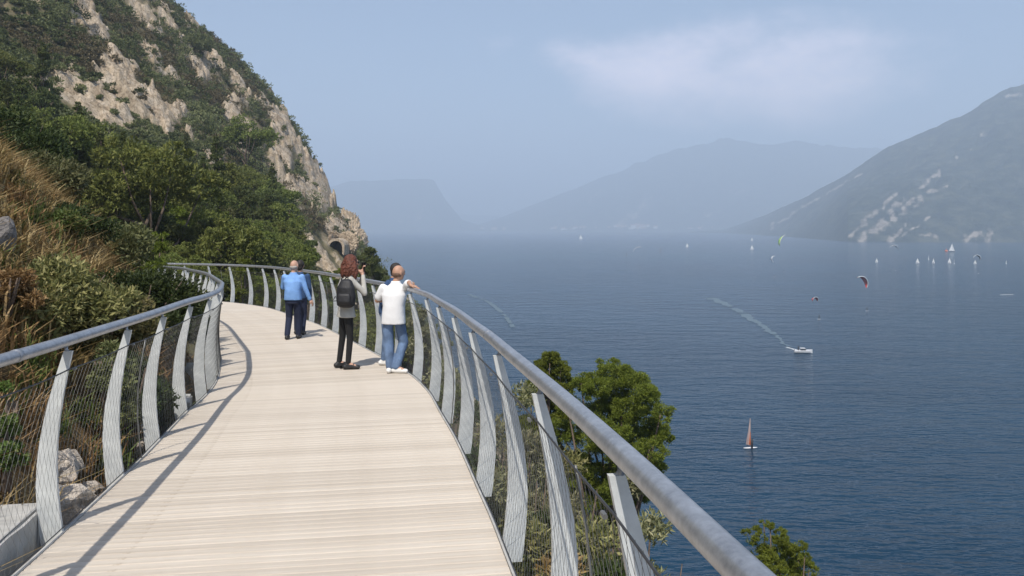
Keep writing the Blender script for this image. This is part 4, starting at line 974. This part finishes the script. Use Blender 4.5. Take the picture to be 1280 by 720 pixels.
# kites: C-shaped inflated canopies with lines to a rider on a board
def kite(label, x, y, D, span, col, roll=0, yaw=0, rider=True, chord=.28, close=2.5):
    c = np.array(pp(x, y, D)); foot = (c[0] + 3, c[1] + 4, WATER_Z)
    e = empty('kite_surfer', foot, label, 'kite'); lc = c - np.array(foot)
    K = 16; a = np.linspace(-close / 2, close / 2, K + 1); r_ = span / close * 1.25
    rot = Matrix.Rotation(yaw, 3, 'Z') @ Matrix.Rotation(roll, 3, 'Y'); V = []
    for off in (0, .06):
        for i in range(K + 1):
            ch = span * chord * (1 - abs(2 * i / K - 1) ** 2.2 * .8)
            for j in range(4):
                s_ = j / 3; rr_ = r_ + off - .12 * span * (s_ - .4) ** 2
                V.append(rot @ Vector((math.sin(a[i]) * rr_, (s_ - .3) * ch, (math.cos(a[i]) - .75) * rr_ - s_ * .25 * ch)))
    V = np.array([tuple(v) for v in V]) + lc; n1 = (K + 1) * 4; F = []
    for i in range(K):
        for j in range(3):
            q = i * 4 + j; F += [(q, q + 1, q + 5, q + 4), (n1 + q + 4, n1 + q + 5, n1 + q + 1, n1 + q)]
        F += [(i * 4, i * 4 + 4, n1 + i * 4 + 4, n1 + i * 4), (i * 4 + 3, n1 + i * 4 + 3, n1 + i * 4 + 7, i * 4 + 7)]
    ob('canopy', mesh_np('canopy', V, np.array(F), M[col], True), e)
    mb = MB(); mb.tube(np.array([(V[i * 4] + V[n1 + i * 4]) / 2 for i in range(K + 1)]), span * .03, 6); mb.obj('leading_edge', M['greyc' if col != 'greyc' else 'sail'], e, True)
    mb = MB(); figure(mb, 0, 0, .15, 1.7); mb.obj('rider', M['black'], e, True)
    mb = MB(); mb.ell((0, 0, .08), (.8, .25, .05)); mb.obj('board_hull', M['hullw'], e, True)
    mb = MB(); mb.tube([(0, 0, 1.3), tuple(V[0])], .006, 3); mb.tube([(0, 0, 1.3), tuple(V[K * 4])], .006, 3); mb.obj('lines', M['mast'], e)
    return e
kite('red curved kite over the water, largest of the kites', 1080, 350, 330, 7.0, 'red', roll=.75, yaw=.35)
kite('small round red and white kite below and left of the large red one', 1019, 372, 300, 3.6, 'red', roll=0, yaw=.1, close=4.2, chord=.6)
kite('lime green kite just above the far shoreline', 977, 300, 620, 9.0, 'lime', roll=-1.05, yaw=.3, chord=.5, close=1.8)
kite('pale grey ring-shaped kite below the lime green kite', 965, 323, 560, 6.0, 'greyc', roll=-1.3, yaw=.4, close=3.4)
kite('white domed kite at the foot of the scarred mountain', 1118, 308, 640, 7.5, 'sail', roll=.2)
kite('dark hook-shaped kite above the row of white sails', 1222, 320, 600, 7.5, 'black', roll=.3, close=3.2)
kite('faint white kite over the far water left of centre', 796, 311, 700, 8.0, 'sail', roll=-.5, close=2.0)
# small orange float beside the yacht
fl = MB(); fl.ell((0, 0, .9), (2.2, 2.2, 1.6), 14, 8); fl.tube([(0, 0, 2), (0, 0, 5)], .15, 6)
tag(fl.obj('buoy', M['orange'], None, True, wp(1183, 314.5)), 'orange marker buoy left of the dark hulled yacht', 'buoy')

# far village along the opposite shore
M['hw'] = mat_simple('pale_render', (.72, .70, .66), .9, .15, .02); M['ho'] = mat_simple('ochre_render', (.60, .47, .33), .9, .15, .02); M['tile'] = mat_simple('roof_tiles', (.36, .20, .14), .9, .2, .05)
g2 = np.random.default_rng(12)
hm_ = []
for q, mt in enumerate(('hw', 'ho', 'hw')):
    mb = MB(); mb.box(-.5, .5, -.4, .4, -.3, 1.0); w_ = mb.mesh('wall', M[mt])
    mb = MB(); mb.add([(-.56, -.46, 1.0), (.56, -.46, 1.0), (.56, .46, 1.0), (-.56, .46, 1.0), (-.5, 0, 1.35), (.5, 0, 1.35)], [(0, 1, 5, 4), (2, 3, 4, 5)]).add([(-.56, -.46, 1.0), (-.56, .46, 1.0), (-.5, 0, 1.35), (.56, -.46, 1.0), (.56, .46, 1.0), (.5, 0, 1.35)], [(0, 2, 1), (3, 4, 5)])
    hm_.append((w_, mb.mesh('roof', M['tile'])))
hx = list(g2.uniform(690, 905, 60)) + list(g2.normal(790, 18, 24)) + list(g2.uniform(470, 640, 12))
for x in hx:
    D_ = float(np.interp(x, [450, 600, 660, 700, 760, 800, 900], [7122, 7369, 6981, 6741, 6543, 6382, 6247])) + g2.uniform(5, 60)
    dz_ = g2.uniform(2, 32) * (1 if 760 < x < 820 else .6)
    e = empty('house', ((x - 640) / 1000 * D_, D_, WATER_Z + dz_), 'tiny pale house in the misty village on the far shore' if x > 660 else 'tiny pale house on the far shore below the misty headland', 'house', 'houses on the far shore', g2.uniform(-.5, .5))
    w_, h_ = g2.uniform(20, 50), g2.uniform(14, 26); e.scale = (w_, w_ * .8, h_); k_ = int(g2.integers(0, 3))
    ob('wall', hm_[k_][0], e); ob('roof', hm_[k_][1], e)

# ------------------------------------------------------------------ people
def cmat(name, col, rough=.85, var=.15, sc=9): return mat_simple(name, col, rough, var, sc, bumps=.5, bscale=8, bdist=.016)
M['skin'] = mat_simple('skin', (.52, .31, .22), .55, .12, 14)
M['skin2'] = mat_simple('tanned_skin', (.47, .27, .18), .55, .12, 14)
M['blue_shirt'] = cmat('light_blue_shirt', (.20, .38, .72)); M['navy'] = cmat('navy_cloth', (.012, .018, .045)); M['navy_shirt'] = cmat('navy_shirt', (.03, .07, .16))
M['white_shirt'] = cmat('white_shirt', (.80, .80, .80), .85, .04); M['grey_top'] = cmat('heather_grey_top', (.46, .445, .40)); M['blackc'] = cmat('black_trousers', (.010, .010, .011))
M['jeans'] = cmat('washed_jeans', (.13, .20, .33), .9, .45, 5); M['white_shoe'] = mat_simple('white_shoe', (.78, .77, .74), .6, .06); M['black_shoe'] = mat_simple('black_shoe', (.02, .02, .02), .5, .2)
M['red_hair'] = mat_simple('red_brown_hair', (.12, .035, .018), .6, .5, 30, bumps=.9, bscale=50, bdist=.02); M['dark_hair'] = mat_simple('dark_hair', (.022, .016, .013), .6, .4, 30, bumps=.8, bscale=50, bdist=.015); M['grey_hair'] = mat_simple('grey_hair', (.42, .38, .34), .7, .3, 30)
M['stubble'] = mat_simple('cropped_hair', (.15, .085, .055), .7, .3, 40)
M['bag'] = mat_simple('black_backpack', (.014, .014, .016), .6, .3, 12, bumps=.5, bscale=20, bdist=.01); M['glasses'] = mat_simple('dark_glasses', (.01, .01, .01), .15, .1)
M['lip'] = mat_simple('lips', (.36, .12, .10), .5, .1)
def capsule(mb, a, b_, ra, rb, n=12, sx=1, sy=1):
    a = np.array(a, float); b_ = np.array(b_, float); ax = b_ - a; L = np.linalg.norm(ax) + 1e-6; ax /= L
    ref = np.array([1.0, 0, 0]) if abs(ax[0]) < .8 else np.array([0, 1.0, 0])
    U = ref - ax * ax.dot(ref); U /= np.linalg.norm(U); Wv = np.cross(ax, U); pr = []
    for t in np.linspace(-90, 0, 5): pr.append((ra * math.sin(R(t)), ra * math.cos(R(t)) + 1e-4))
    for t in np.linspace(0, 90, 5): pr.append((L + rb * math.sin(R(t)), rb * math.cos(R(t)) + 1e-4))
    V = [a + ax * h_ + (U * math.cos(q) * sx + Wv * math.sin(q) * sy) * r_ for h_, r_ in pr for q in np.arange(n) * 2 * math.pi / n]
    m_ = len(pr); i = np.arange(m_ - 1)[:, None] * n; j = np.arange(n)[None]; k = (j + 1) % n
    mb.add(V, np.stack([i + j, i + k, i + n + k, i + n + j], -1).reshape(-1, 4))
    base = mb.n - m_ * n
    mb.F4.append(np.array([[base + q for q in (0, 3, 2, 1)]]) if False else np.array([[base, base + n - 1, base + n - 2, base + n - 3]]))
def loft(mb, secs, n=20):
    """secs: (cx,cy,cz,rx,ry) stacked, yaw optional"""
    V = []
    for s_ in secs:
        cx, cy_, cz_, rx, ry = s_[:5]; yw = s_[5] if len(s_) > 5 else 0
        for q in np.arange(n) * 2 * math.pi / n:
            x, y = math.cos(q), math.sin(q); e_ = .82
            x = math.copysign(abs(x) ** e_, x) * rx; y = math.copysign(abs(y) ** e_, y) * ry
            V.append((cx + x * math.cos(yw) - y * math.sin(yw), cy_ + x * math.sin(yw) + y * math.cos(yw), cz_))
    m_ = len(secs); i = np.arange(m_ - 1)[:, None] * n; j = np.arange(n)[None]; k = (j + 1) % n
    mb.add(V, np.stack([i + j, i + k, i + n + k, i + n + j], -1).reshape(-1, 4)); b0 = mb.n - m_ * n
    for off, fl in ((0, 1), ((m_ - 1) * n, 0)):
        c_ = np.mean(V[off:off + n], axis=0); mb.V.append(np.array([c_])); ci = mb.n; mb.n += 1
        jj = np.arange(n); kk = (jj + 1) % n
        mb.F3.append(np.stack([np.full(n, ci), b0 + off + (kk if fl else jj), b0 + off + (jj if fl else kk)], -1))
def fuse(mb, name, mat, parent, vox=.011, it=4, f=.6):
    me = mb.mesh(name + '_raw'); o = bpy.data.objects.new('tmp', me); C.objects.link(o)
    r_ = o.modifiers.new('r', 'REMESH'); r_.mode = 'VOXEL'; r_.voxel_size = vox; r_.use_smooth_shade = True
    s_ = o.modifiers.new('s', 'SMOOTH'); s_.factor = f; s_.iterations = it
    dg = bpy.context.evaluated_depsgraph_get(); dg.update(); m2 = bpy.data.meshes.new_from_object(o.evaluated_get(dg)); bpy.data.objects.remove(o); bpy.data.meshes.remove(me)
    m2.name = name; m2.materials.clear(); m2.materials.append(M[mat]); return ob(name, m2, parent)
def hand(mb, wrist, direc, palm_n, curl, s=1.0, left=False):
    d = Vector(direc).normalized(); nrm = Vector(palm_n); nrm = (nrm - d * nrm.dot(d)).normalized(); sd = d.cross(nrm) * (1 if left else -1); w = Vector(wrist)
    pc = w + d * .045 * s
    capsule(mb, w, pc + d * .02 * s, .024 * s, .036 * s, 10, 1.0, .62)
    capsule(mb, pc + sd * .018, pc - sd * .018 + d * .015, .024 * s, .024 * s, 8)
    for q, (o_, l_) in enumerate(((-.030, .062), (-.010, .074), (.010, .080), (.030, .072))):
        b0 = pc + d * .038 * s + sd * o_ * -s; p = b0; dd = d.copy()
        for sgm in range(3):
            ang = curl * (.5 + .5 * sgm) * (1 + .12 * (q - 1.5)); dd = (d * math.cos(ang * (sgm + 1) * .6) + nrm * math.sin(ang * (sgm + 1) * .6)).normalized(); e_ = p + dd * l_ * s * (.45 if sgm == 0 else .32)
            capsule(mb, p, e_, .0095 * s, .0085 * s, 6); p = e_
    t0 = w + d * .025 * s + sd * .028 * s; t1 = t0 + (d * .6 + sd * .8).normalized() * .035 * s; t2 = t1 + (d * .9 + sd * .3 + nrm * .4 * curl).normalized() * .030 * s
    capsule(mb, t0, t1, .012 * s, .0105 * s, 6); capsule(mb, t1, t2, .0105 * s, .009 * s, 6)
def head(mb, c, face, s=1.0):
    """c centre of skull; face: horizontal direction looked at"""
    f = Vector(face).normalized(); r_ = Vector((f.y, -f.x, 0)).normalized(); up_ = Vector((0, 0, 1)); c = Vector(c)
    yaw = math.atan2(f.y, f.x) - math.pi / 2; rot = Matrix.Rotation(yaw, 4, 'Z')
    mb.ell(c, (.076 * s, .092 * s, .100 * s), 18, 14, rot); mb.ell(c + f * .028 * s - up_ * .058 * s, (.054 * s, .056 * s, .058 * s), 14, 10, rot)
    mb.ell(c + f * .062 * s - up_ * .094 * s, (.024 * s, .02 * s, .018 * s), 10, 8, rot)               # chin
    capsule(mb, c + f * .088 * s + up_ * .005, c + f * .106 * s - up_ * .030 * s, .009 * s, .015 * s, 8)  # nose
    capsule(mb, c + f * .086 * s + up_ * .022 * s + r_ * .03 * s, c + f * .086 * s + up_ * .022 * s - r_ * .03 * s, .012 * s, .012 * s, 8)  # brow
    for sg in (-1, 1):
        mb.ell(c + r_ * sg * .077 * s - up_ * .012 * s - f * .004, (.012 * s, .022 * s, .034 * s), 10, 8, rot); mb.ell(c + f * .070 * s + r_ * sg * .036 * s - up_ * .02 * s, (.02 * s, .018 * s, .016 * s), 8, 6, rot)
def face_bits(c, face, s, par, eyes='glasses'):
    f = Vector(face).normalized(); r_ = Vector((f.y, -f.x, 0)).normalized(); up_ = Vector((0, 0, 1)); c = Vector(c); mb = MB()
    if eyes == 'glasses':
        for sg in (-1, 1): mb.ell(c + f * .094 * s + r_ * sg * .032 * s + up_ * .002, (.027 * s, .016 * s, .021 * s), 12, 8, Matrix.Rotation(math.atan2(f.y, f.x) - math.pi / 2, 4, 'Z')); mb.tube([c + f * .085 * s + r_ * sg * .06 * s, c + r_ * sg * .086 * s - f * .01], .004, 6)
        mb.obj('sunglasses', M['glasses'], par, True)
    else:
        for sg in (-1, 1): mb.ell(c + f * .087 * s + r_ * sg * .030 * s + up_ * .001, (.012 * s, .008 * s, .007 * s), 10, 6, Matrix.Rotation(math.atan2(f.y, f.x) - math.pi / 2, 4, 'Z'))
        mb.obj('eyes', M['glasses'], par, True)
    mb = MB(); mb.tube([c + f * .084 * s - up_ * .058 * s + r_ * .02 * s, c + f * .09 * s - up_ * .058 * s, c + f * .084 * s - up_ * .058 * s - r_ * .02 * s], [.003, .007, .003], 6); mb.obj('mouth', M['lip'], par, True)
def person(label, loc, J, skin, top, bottom, shoe, hairfn, face, s=1.0, slim=1.0, shirt_hem=.78, sleeve='long', loose=1.0, eyes='plain', belly=0, flare=1.0, group=None):
    e = empty('person', loc, label, 'person', group)
    hc = J['head']; nk = J['neck']; pel = J['pelvis']; ch = J['chest']; yw = J.get('yaw', 0); mb = MB()
    k = slim * .91
    # body
    head(mb, hc, face, s); capsule(mb, nk, (hc[0] * .7 + nk[0] * .3, hc[1] * .7 + nk[1] * .3, hc[2] - .07), .056 * k, .052 * k)
    loft(mb, [(pel[0], pel[1], pel[2] - .08, .13 * k, .10 * k, yw), (pel[0], pel[1], pel[2] + .04, .155 * k, .11 * k, yw), ((pel[0] + ch[0]) / 2, (pel[1] + ch[1]) / 2, (pel[2] + ch[2]) / 2, .135 * k, .095 * k, yw), (ch[0], ch[1], ch[2], .165 * k, .11 * k, yw),
              ((ch[0] + nk[0]) / 2, (ch[1] + nk[1]) / 2, nk[2] - .12, .12 * k, .075 * k, yw), (nk[0], nk[1], nk[2] - .01, .06 * k, .055 * k, yw)])
    for sd in 'LR':
        sh, el, wr, hp, kn, an, toe = (J[sd + x] for x in ('sh', 'el', 'wr', 'hip', 'kn', 'an', 'toe'))
        sh = np.array(sh) + [0, 0, -.035]; capsule(mb, sh, el, .044 * k, .040 * k); capsule(mb, el, wr, .036 * k, .026 * k)
        dr = np.array(J.get(sd + 'hd', np.array(wr) - np.array(el)), float); hand(mb, wr, dr, J.get(sd + 'pn', (0, 1, 0)), J.get(sd + 'curl', .5), s, sd == 'L')
        capsule(mb, hp, kn, .085 * k, .058 * k); capsule(mb, kn, an, .055 * k, .036 * k); capsule(mb, an, toe, .036, .03)
    fuse(mb, 'body', skin, e, .0105, 2, .4)
    # top
    mb = MB(); q = k * loose
    mz = shirt_hem
    loft(mb, [(pel[0], pel[1], mz, .172 * q * flare, .130 * q * flare, yw), (pel[0], pel[1], (mz + pel[2]) / 2 + .06, .170 * q, (.128 + belly * .5) * q, yw), ((pel[0] * .5 + ch[0] * .5), (pel[1] * .5 + ch[1] * .5), (pel[2] + ch[2]) / 2, .160 * q, (.122 + belly) * q, yw), (ch[0], ch[1], ch[2], .185 * q, .132 * q, yw),
              (ch[0] * .5 + nk[0] * .5, ch[1] * .5 + nk[1] * .5, nk[2] - .10, .158 * q, .100 * q, yw), (nk[0], nk[1], nk[2] - .045, .105 * q, .080 * q, yw), (nk[0], nk[1], nk[2] - .015, .072 * q, .070 * q, yw), (nk[0], nk[1], nk[2] + .015, .066 * q, .064 * q, yw)], 24)
    for sd in 'LR':
        sh, el, wr = (np.array(J[sd + x], float) for x in ('sh', 'el', 'wr')); sh = sh + [0, 0, -.025]; capsule(mb, np.array(J['chest']) * .4 + sh * .6, sh, .070 * q, .056 * q)
        if sleeve == 'long': capsule(mb, sh, el, .060 * q, .050 * q); capsule(mb, el, el + (wr - el) * .93, .050 * q, .040 * q)
        else: capsule(mb, sh, sh + (el - sh) * .70, .062 * q, .064 * q)
    fuse(mb, 'shirt', top, e, .0115, 3, .5)
    # trousers
    mb = MB()
    loft(mb, [(pel[0], pel[1], pel[2] - .11, .150 * k, .118 * k, yw), (pel[0], pel[1], pel[2], .160 * k, .120 * k, yw), (pel[0], pel[1], pel[2] + .05, .135 * k, .100 * k, yw)])
    for sd in 'LR':
        hp, kn, an = (np.array(J[sd + x], float) for x in ('hip', 'kn', 'an')); w_ = J.get('legw', 1.0)
        capsule(mb, hp, kn, .088 * k, .066 * k * w_); capsule(mb, kn, an + (kn - an) * .04, .066 * k * w_, .054 * k * w_)
    fuse(mb, 'trousers', bottom, e, .0115, 3, .5)
    for sd in 'LR':
        an, toe = (np.array(J[sd + x], float) for x in ('an', 'toe')); d = toe - an; d[2] = 0; d /= np.linalg.norm(d); mb = MB(); zb = J.get(sd + 'gz', 0.0)
        heel = np.array([an[0], an[1], zb + .045]) - d * .045; ft = np.array([toe[0], toe[1], zb + .035])
        capsule(mb, heel, ft, .042, .036, 10); capsule(mb, heel + d * .03 + [0, 0, .03], heel + d * .12 + [0, 0, .015], .040, .034, 10)
        o = fuse(mb, 'shoe', shoe, e, .009, 2, .4)
        mb = MB(); sdv = np.array([-d[1], d[0], 0])
        loft(mb, [(*(heel * [1, 1, 0] + d * (np.linalg.norm(ft - heel) / 2)), zb + z, np.linalg.norm(ft - heel) / 2 + .045, .044, math.atan2(d[1], d[0])) for z in (.002, .024)], 20)
        mb.obj('sole', M[J.get('sole', 'white_shoe' if shoe == 'white_shoe' else 'black_shoe')], o)
    hairfn(e, Vector(hc), Vector(face).normalized(), s); face_bits(hc, face, s, e, eyes); return e
def hair_bald(mat, top=False):
    def f(e, c, fc, s):
        mb = MB(); rot = Matrix.Rotation(math.atan2(fc.y, fc.x) - math.pi / 2, 4, 'Z')
        mb.ell(c - fc * .020 * s - Vector((0, 0, .030)) * s, (.0795 * s, .078 * s, .052 * s), 18, 12, rot); mb.obj('hair', M[mat], e, True)
    return f
def hair_short(mat):
    def f(e, c, fc, s):
        mb = MB(); rot = Matrix.Rotation(math.atan2(fc.y, fc.x) - math.pi / 2, 4, 'Z')
        mb.ell(c - fc * .014 * s + Vector((0, 0, .018)) * s, (.086 * s, .095 * s, .098 * s), 18, 12, rot); mb.ell(c - fc * .05 * s - Vector((0, 0, .05)) * s, (.066 * s, .05 * s, .06 * s), 14, 10, rot); fuse(mb, 'hair', mat, e, .009, 2, .4)
    return f
def hair_long(e, c, fc, s):
    mb = MB(); g3 = np.random.default_rng(4); rot = Matrix.Rotation(math.atan2(fc.y, fc.x) - math.pi / 2, 4, 'Z')
    mb.ell(c - fc * .022 + Vector((0, 0, .022)), (.102, .108, .108), 18, 12, rot)
    rt = Vector((fc.y, -fc.x, 0))
    for q in range(120):     # loose curls falling behind and to the sides
        a = g3.uniform(-1.9, 1.9); d = (-fc * math.cos(a) + rt * math.sin(a)); p0 = c + d * .075 + Vector((0, 0, g3.uniform(-.02, .06))); P_ = [p0]
        L = g3.uniform(.16, .30); 
        for z in range(1, 7): t = z / 6; P_.append(p0 + d * (.02 + .055 * math.sin(t * 2.4)) + Vector((math.sin(t * 9 + q) * .014, math.cos(t * 8 + q) * .014, -L * t)))
        mb.tube(P_, np.interp(np.linspace(0, 1, 7), [0, .5, 1], [.011, .014, .006]), 6)
    fuse(mb, 'hair', 'red_hair', e, .0065, 1, .2)
def zdeck(x, y): return float(deck_z(y))
# man in blue shirt
L0 = (-4.46, 16.3); z0 = zdeck(*L0)
person('bald older man in light blue shirt and dark trousers walking away along the deck', (*L0, z0 + .0), dict(
    pelvis=(0, 0, .84), chest=(0, .01, 1.17), neck=(0, .03, 1.345), head=(.01, .05, 1.50), Lsh=(-.175, .01, 1.29), Lel=(-.235, .10, 1.05), Lwr=(-.14, .30, 1.10), Lhd=(.2, .6, .3), Rsh=(.175, .01, 1.29), Rel=(.25, .02, 1.02), Rwr=(.325, .07, .80), Rhd=(.35, .15, -.6), Rpn=(-1, .2, 0), Rcurl=.6,
    Lhip=(-.085, 0, .80), Lkn=(-.095, .06, .44), Lan=(-.10, -.08, .09), Ltoe=(-.11, .06, .04), Rhip=(.085, 0, .80), Rkn=(.085, .09, .43), Ran=(.08, .10, .08), Rtoe=(.09, .24, .03), yaw=0, legw=1.12), 'skin', 'blue_shirt', 'navy', 'black_shoe', hair_bald('grey_hair'), (.25, 1, 0), 1.04, 1.05, .80, 'long', 1.08, belly=.03)
L1 = (-4.55, 17.15); z1 = zdeck(*L1)
person('dark-haired person in navy clothes almost hidden beyond the man in the blue shirt', (*L1, z1), dict(
    pelvis=(0, 0, .84), chest=(0, .01, 1.16), neck=(0, .03, 1.33), head=(.0, .05, 1.485), Lsh=(-.165, .01, 1.28), Lel=(-.20, .02, 1.02), Lwr=(-.20, .12, .80), Rsh=(.165, .01, 1.28), Rel=(.21, .02, 1.0), Rwr=(.20, .12, .80),
    Lhip=(-.085, 0, .80), Lkn=(-.09, .08, .43), Lan=(-.09, .06, .08), Ltoe=(-.09, .2, .03), Rhip=(.085, 0, .80), Rkn=(.085, .04, .43), Ran=(.085, -.06, .08), Rtoe=(.09, .08, .03)), 'skin2', 'navy_shirt', 'navy', 'black_shoe', hair_short('dark_hair'), (.1, 1, 0), 1.0, .98, .78)
# woman with camera phone
L2 = (-2.56, 12.35); z2 = zdeck(*L2)
fcw = (.85, .5, 0)
person('woman with long red-brown curly hair, grey top and black leggings holding up a phone', (*L2, z2), dict(
    pelvis=(0, 0, .93), chest=(.0, 0, 1.28), neck=(.02, .01, 1.485), head=(.075, .04, 1.64), Lsh=(-.04, .155, 1.42), Lel=(.16, .30, 1.22), Lwr=(.235, .17, 1.46), Lhd=(.0, -.2, .5), Lpn=(1, 0, 0), Rsh=(.10, -.14, 1.41), Rel=(.30, -.08, 1.17), Rwr=(.25, .05, 1.44), Rhd=(-.25, .25, .4), Rpn=(-1, .6, 0), Rcurl=1.2,
    Lhip=(-.055, .07, .88), Lkn=(-.075, .09, .49), Lan=(-.125, .08, .09), Ltoe=(.0, .13, .03), Rhip=(.04, -.06, .88), Rkn=(.07, -.05, .48), Ran=(.045, -.08, .09), Rtoe=(.19, -.05, .03), yaw=-.95, legw=.92, sole='white_shoe'), 'skin', 'grey_top', 'blackc', 'black_shoe', hair_long, fcw, 1.03, .95, .80, 'long', 1.0, eyes='glasses', flare=1.2)
# phone in her hands
mb = MB(); mb.box(-.006, .006, -.038, .038, -.075, .075)
o = mb.obj('phone', M['glasses'], None, False, (L2[0] + .245, L2[1] + .115, z2 + 1.56), (0, .1, 1.0)); tag(o, 'black phone held up to the face of the red-haired woman', 'phone')
# backpack
e = empty('backpack', (L2[0] + .05, L2[1] - .12, z2 + 1.02), 'black backpack hanging on the back of the red-haired woman', 'backpack', None, -.12); e.scale = (.88, .9, .92)
mb = MB(); loft(mb, [(0, -.09, -.06, .10, .06), (0, -.10, -.02, .155, .095), (0, -.10, .12, .168, .105), (0, -.10, .27, .150, .09), (0, -.08, .38, .10, .06), (0, -.07, .41, .05, .03)], 22); fuse(mb, 'bag_body', 'bag', e, .011, 3, .5)
mb = MB(); loft(mb, [(0, -.20, -.0, .11, .03), (0, -.21, .05, .125, .045), (0, -.20, .15, .115, .035), (0, -.19, .18, .09, .02)], 18); fuse(mb, 'front_pocket', 'bag', e, .010, 2, .4)
mb = MB(); mb.tube([(.03, -.03, .36), (.06, -.0, .44), (.07, .09, .50), (.10, .19, .45)], [.018, .022, .022, .02], 8); mb.obj('strap', M['bag'], e, True)
mb = MB(); mb.tube([(-.10, -.02, .33), (-.13, .06, .40), (-.12, .16, .44)], .018, 8); mb.obj('strap', M['bag'], e, True)
mb = MB(); mb.tube([(-.15, -.08, .05), (-.24, -.10, .045), (-.20, -.06, .12)], .009, 6); mb.obj('strap_end', M['bag'], e, True)
mb = MB(); mb.tube([(-.035, -.05, .405), (0, -.045, .45), (.035, -.05, .405)], .009, 6); mb.obj('handle', M['bag'], e, True)
# hidden companion by the rail
L3 = (-2.00, 12.8); z3 = zdeck(*L3)
person('dark-haired person in navy top and jeans half hidden by the white shirted man', (*L3, z3), dict(
    pelvis=(-.02, 0, .90), chest=(.03, 0, 1.20), neck=(.10, .02, 1.375), head=(.15, .03, 1.515), Lsh=(.0, .15, 1.32), Lel=(.14, .18, 1.12), Lwr=(.30, .10, 1.22), Rsh=(.02, -.15, 1.31), Rel=(-.06, -.18, 1.02), Rwr=(.10, -.17, .90),
    Lhip=(-.02, .08, .86), Lkn=(0, .09, .46), Lan=(-.03, .09, .09), Ltoe=(.1, .12, .03), Rhip=(-.02, -.08, .86), Rkn=(.0, -.09, .46), Ran=(-.04, -.09, .09), Rtoe=(.1, -.08, .03), yaw=-1.4, legw=1.0), 'skin2', 'navy_shirt', 'jeans', 'white_shoe', hair_short('dark_hair'), (1, .3, 0), 1.0, .98, .82)
# man in white shirt leaning on the handrail
L4 = (-1.77, 11.95); z4 = zdeck(*L4)
hx_, hy_, _, _ = edge(s_at_y(11.45)); hz_ = float(deck_z(hy_)) + 1.26 + .055
hl = (float(hx_) - L4[0], float(hy_) - L4[1], hz_ - z4)
person('bald man in white shirt and washed jeans leaning with one arm on the handrail', (*L4, z4), dict(
    pelvis=(.0, 0, .84), chest=(.01, .02, 1.16), neck=(.03, .03, 1.355), head=(.065, .05, 1.50), Lsh=(-.165, .05, 1.29), Lel=(-.26, .10, 1.07), Lwr=(-.16, .32, 1.05), Rsh=(.19, -.02, 1.31), Rel=(hl[0] * .62 + .03, hl[1] * .35 - .02, hl[2] + .035), Rwr=(hl[0] - .05, hl[1] * .92, hl[2] + .01), Rhd=(.55, -.15, -.15), Rpn=(0, 0, -1), Rcurl=.5,
    Lhip=(-.085, .0, .80), Lkn=(-.075, .03, .43), Lan=(-.05, -.02, .09), Ltoe=(-.02, .10, .03), Rhip=(.085, 0, .80), Rkn=(.135, .10, .44), Ran=(.04, -.03, .09), Rtoe=(.19, -.05, .03), yaw=-.12, legw=1.25), 'skin2', 'white_shirt', 'jeans', 'white_shoe', hair_bald('stubble'), (.75, .65, 0), 1.04, 1.02, .735, 'short', 1.10, belly=.02, flare=1.04)

# ------------------------------------------------------------------ the air
hz = MB(); hz.box(-6001, 13001, -1501, 15001, WATER_Z - 27, 1080)
m = bpy.data.materials.new('haze'); m.use_nodes = True; n = m.node_tree; n.nodes.clear()
oo = n.nodes.new('ShaderNodeOutputMaterial'); pv = n.nodes.new('ShaderNodeVolumePrincipled')
pv.inputs['Color'].default_value = (.695, .83, 1.0, 1); pv.inputs['Density'].default_value = .00034; pv.inputs['Anisotropy'].default_value = 0.0
n.links.new(pv.outputs[0], oo.inputs['Volume'])
tag(hz.obj('haze', m), 'thin blue haze hanging over the whole lake', 'haze', kind='stuff')
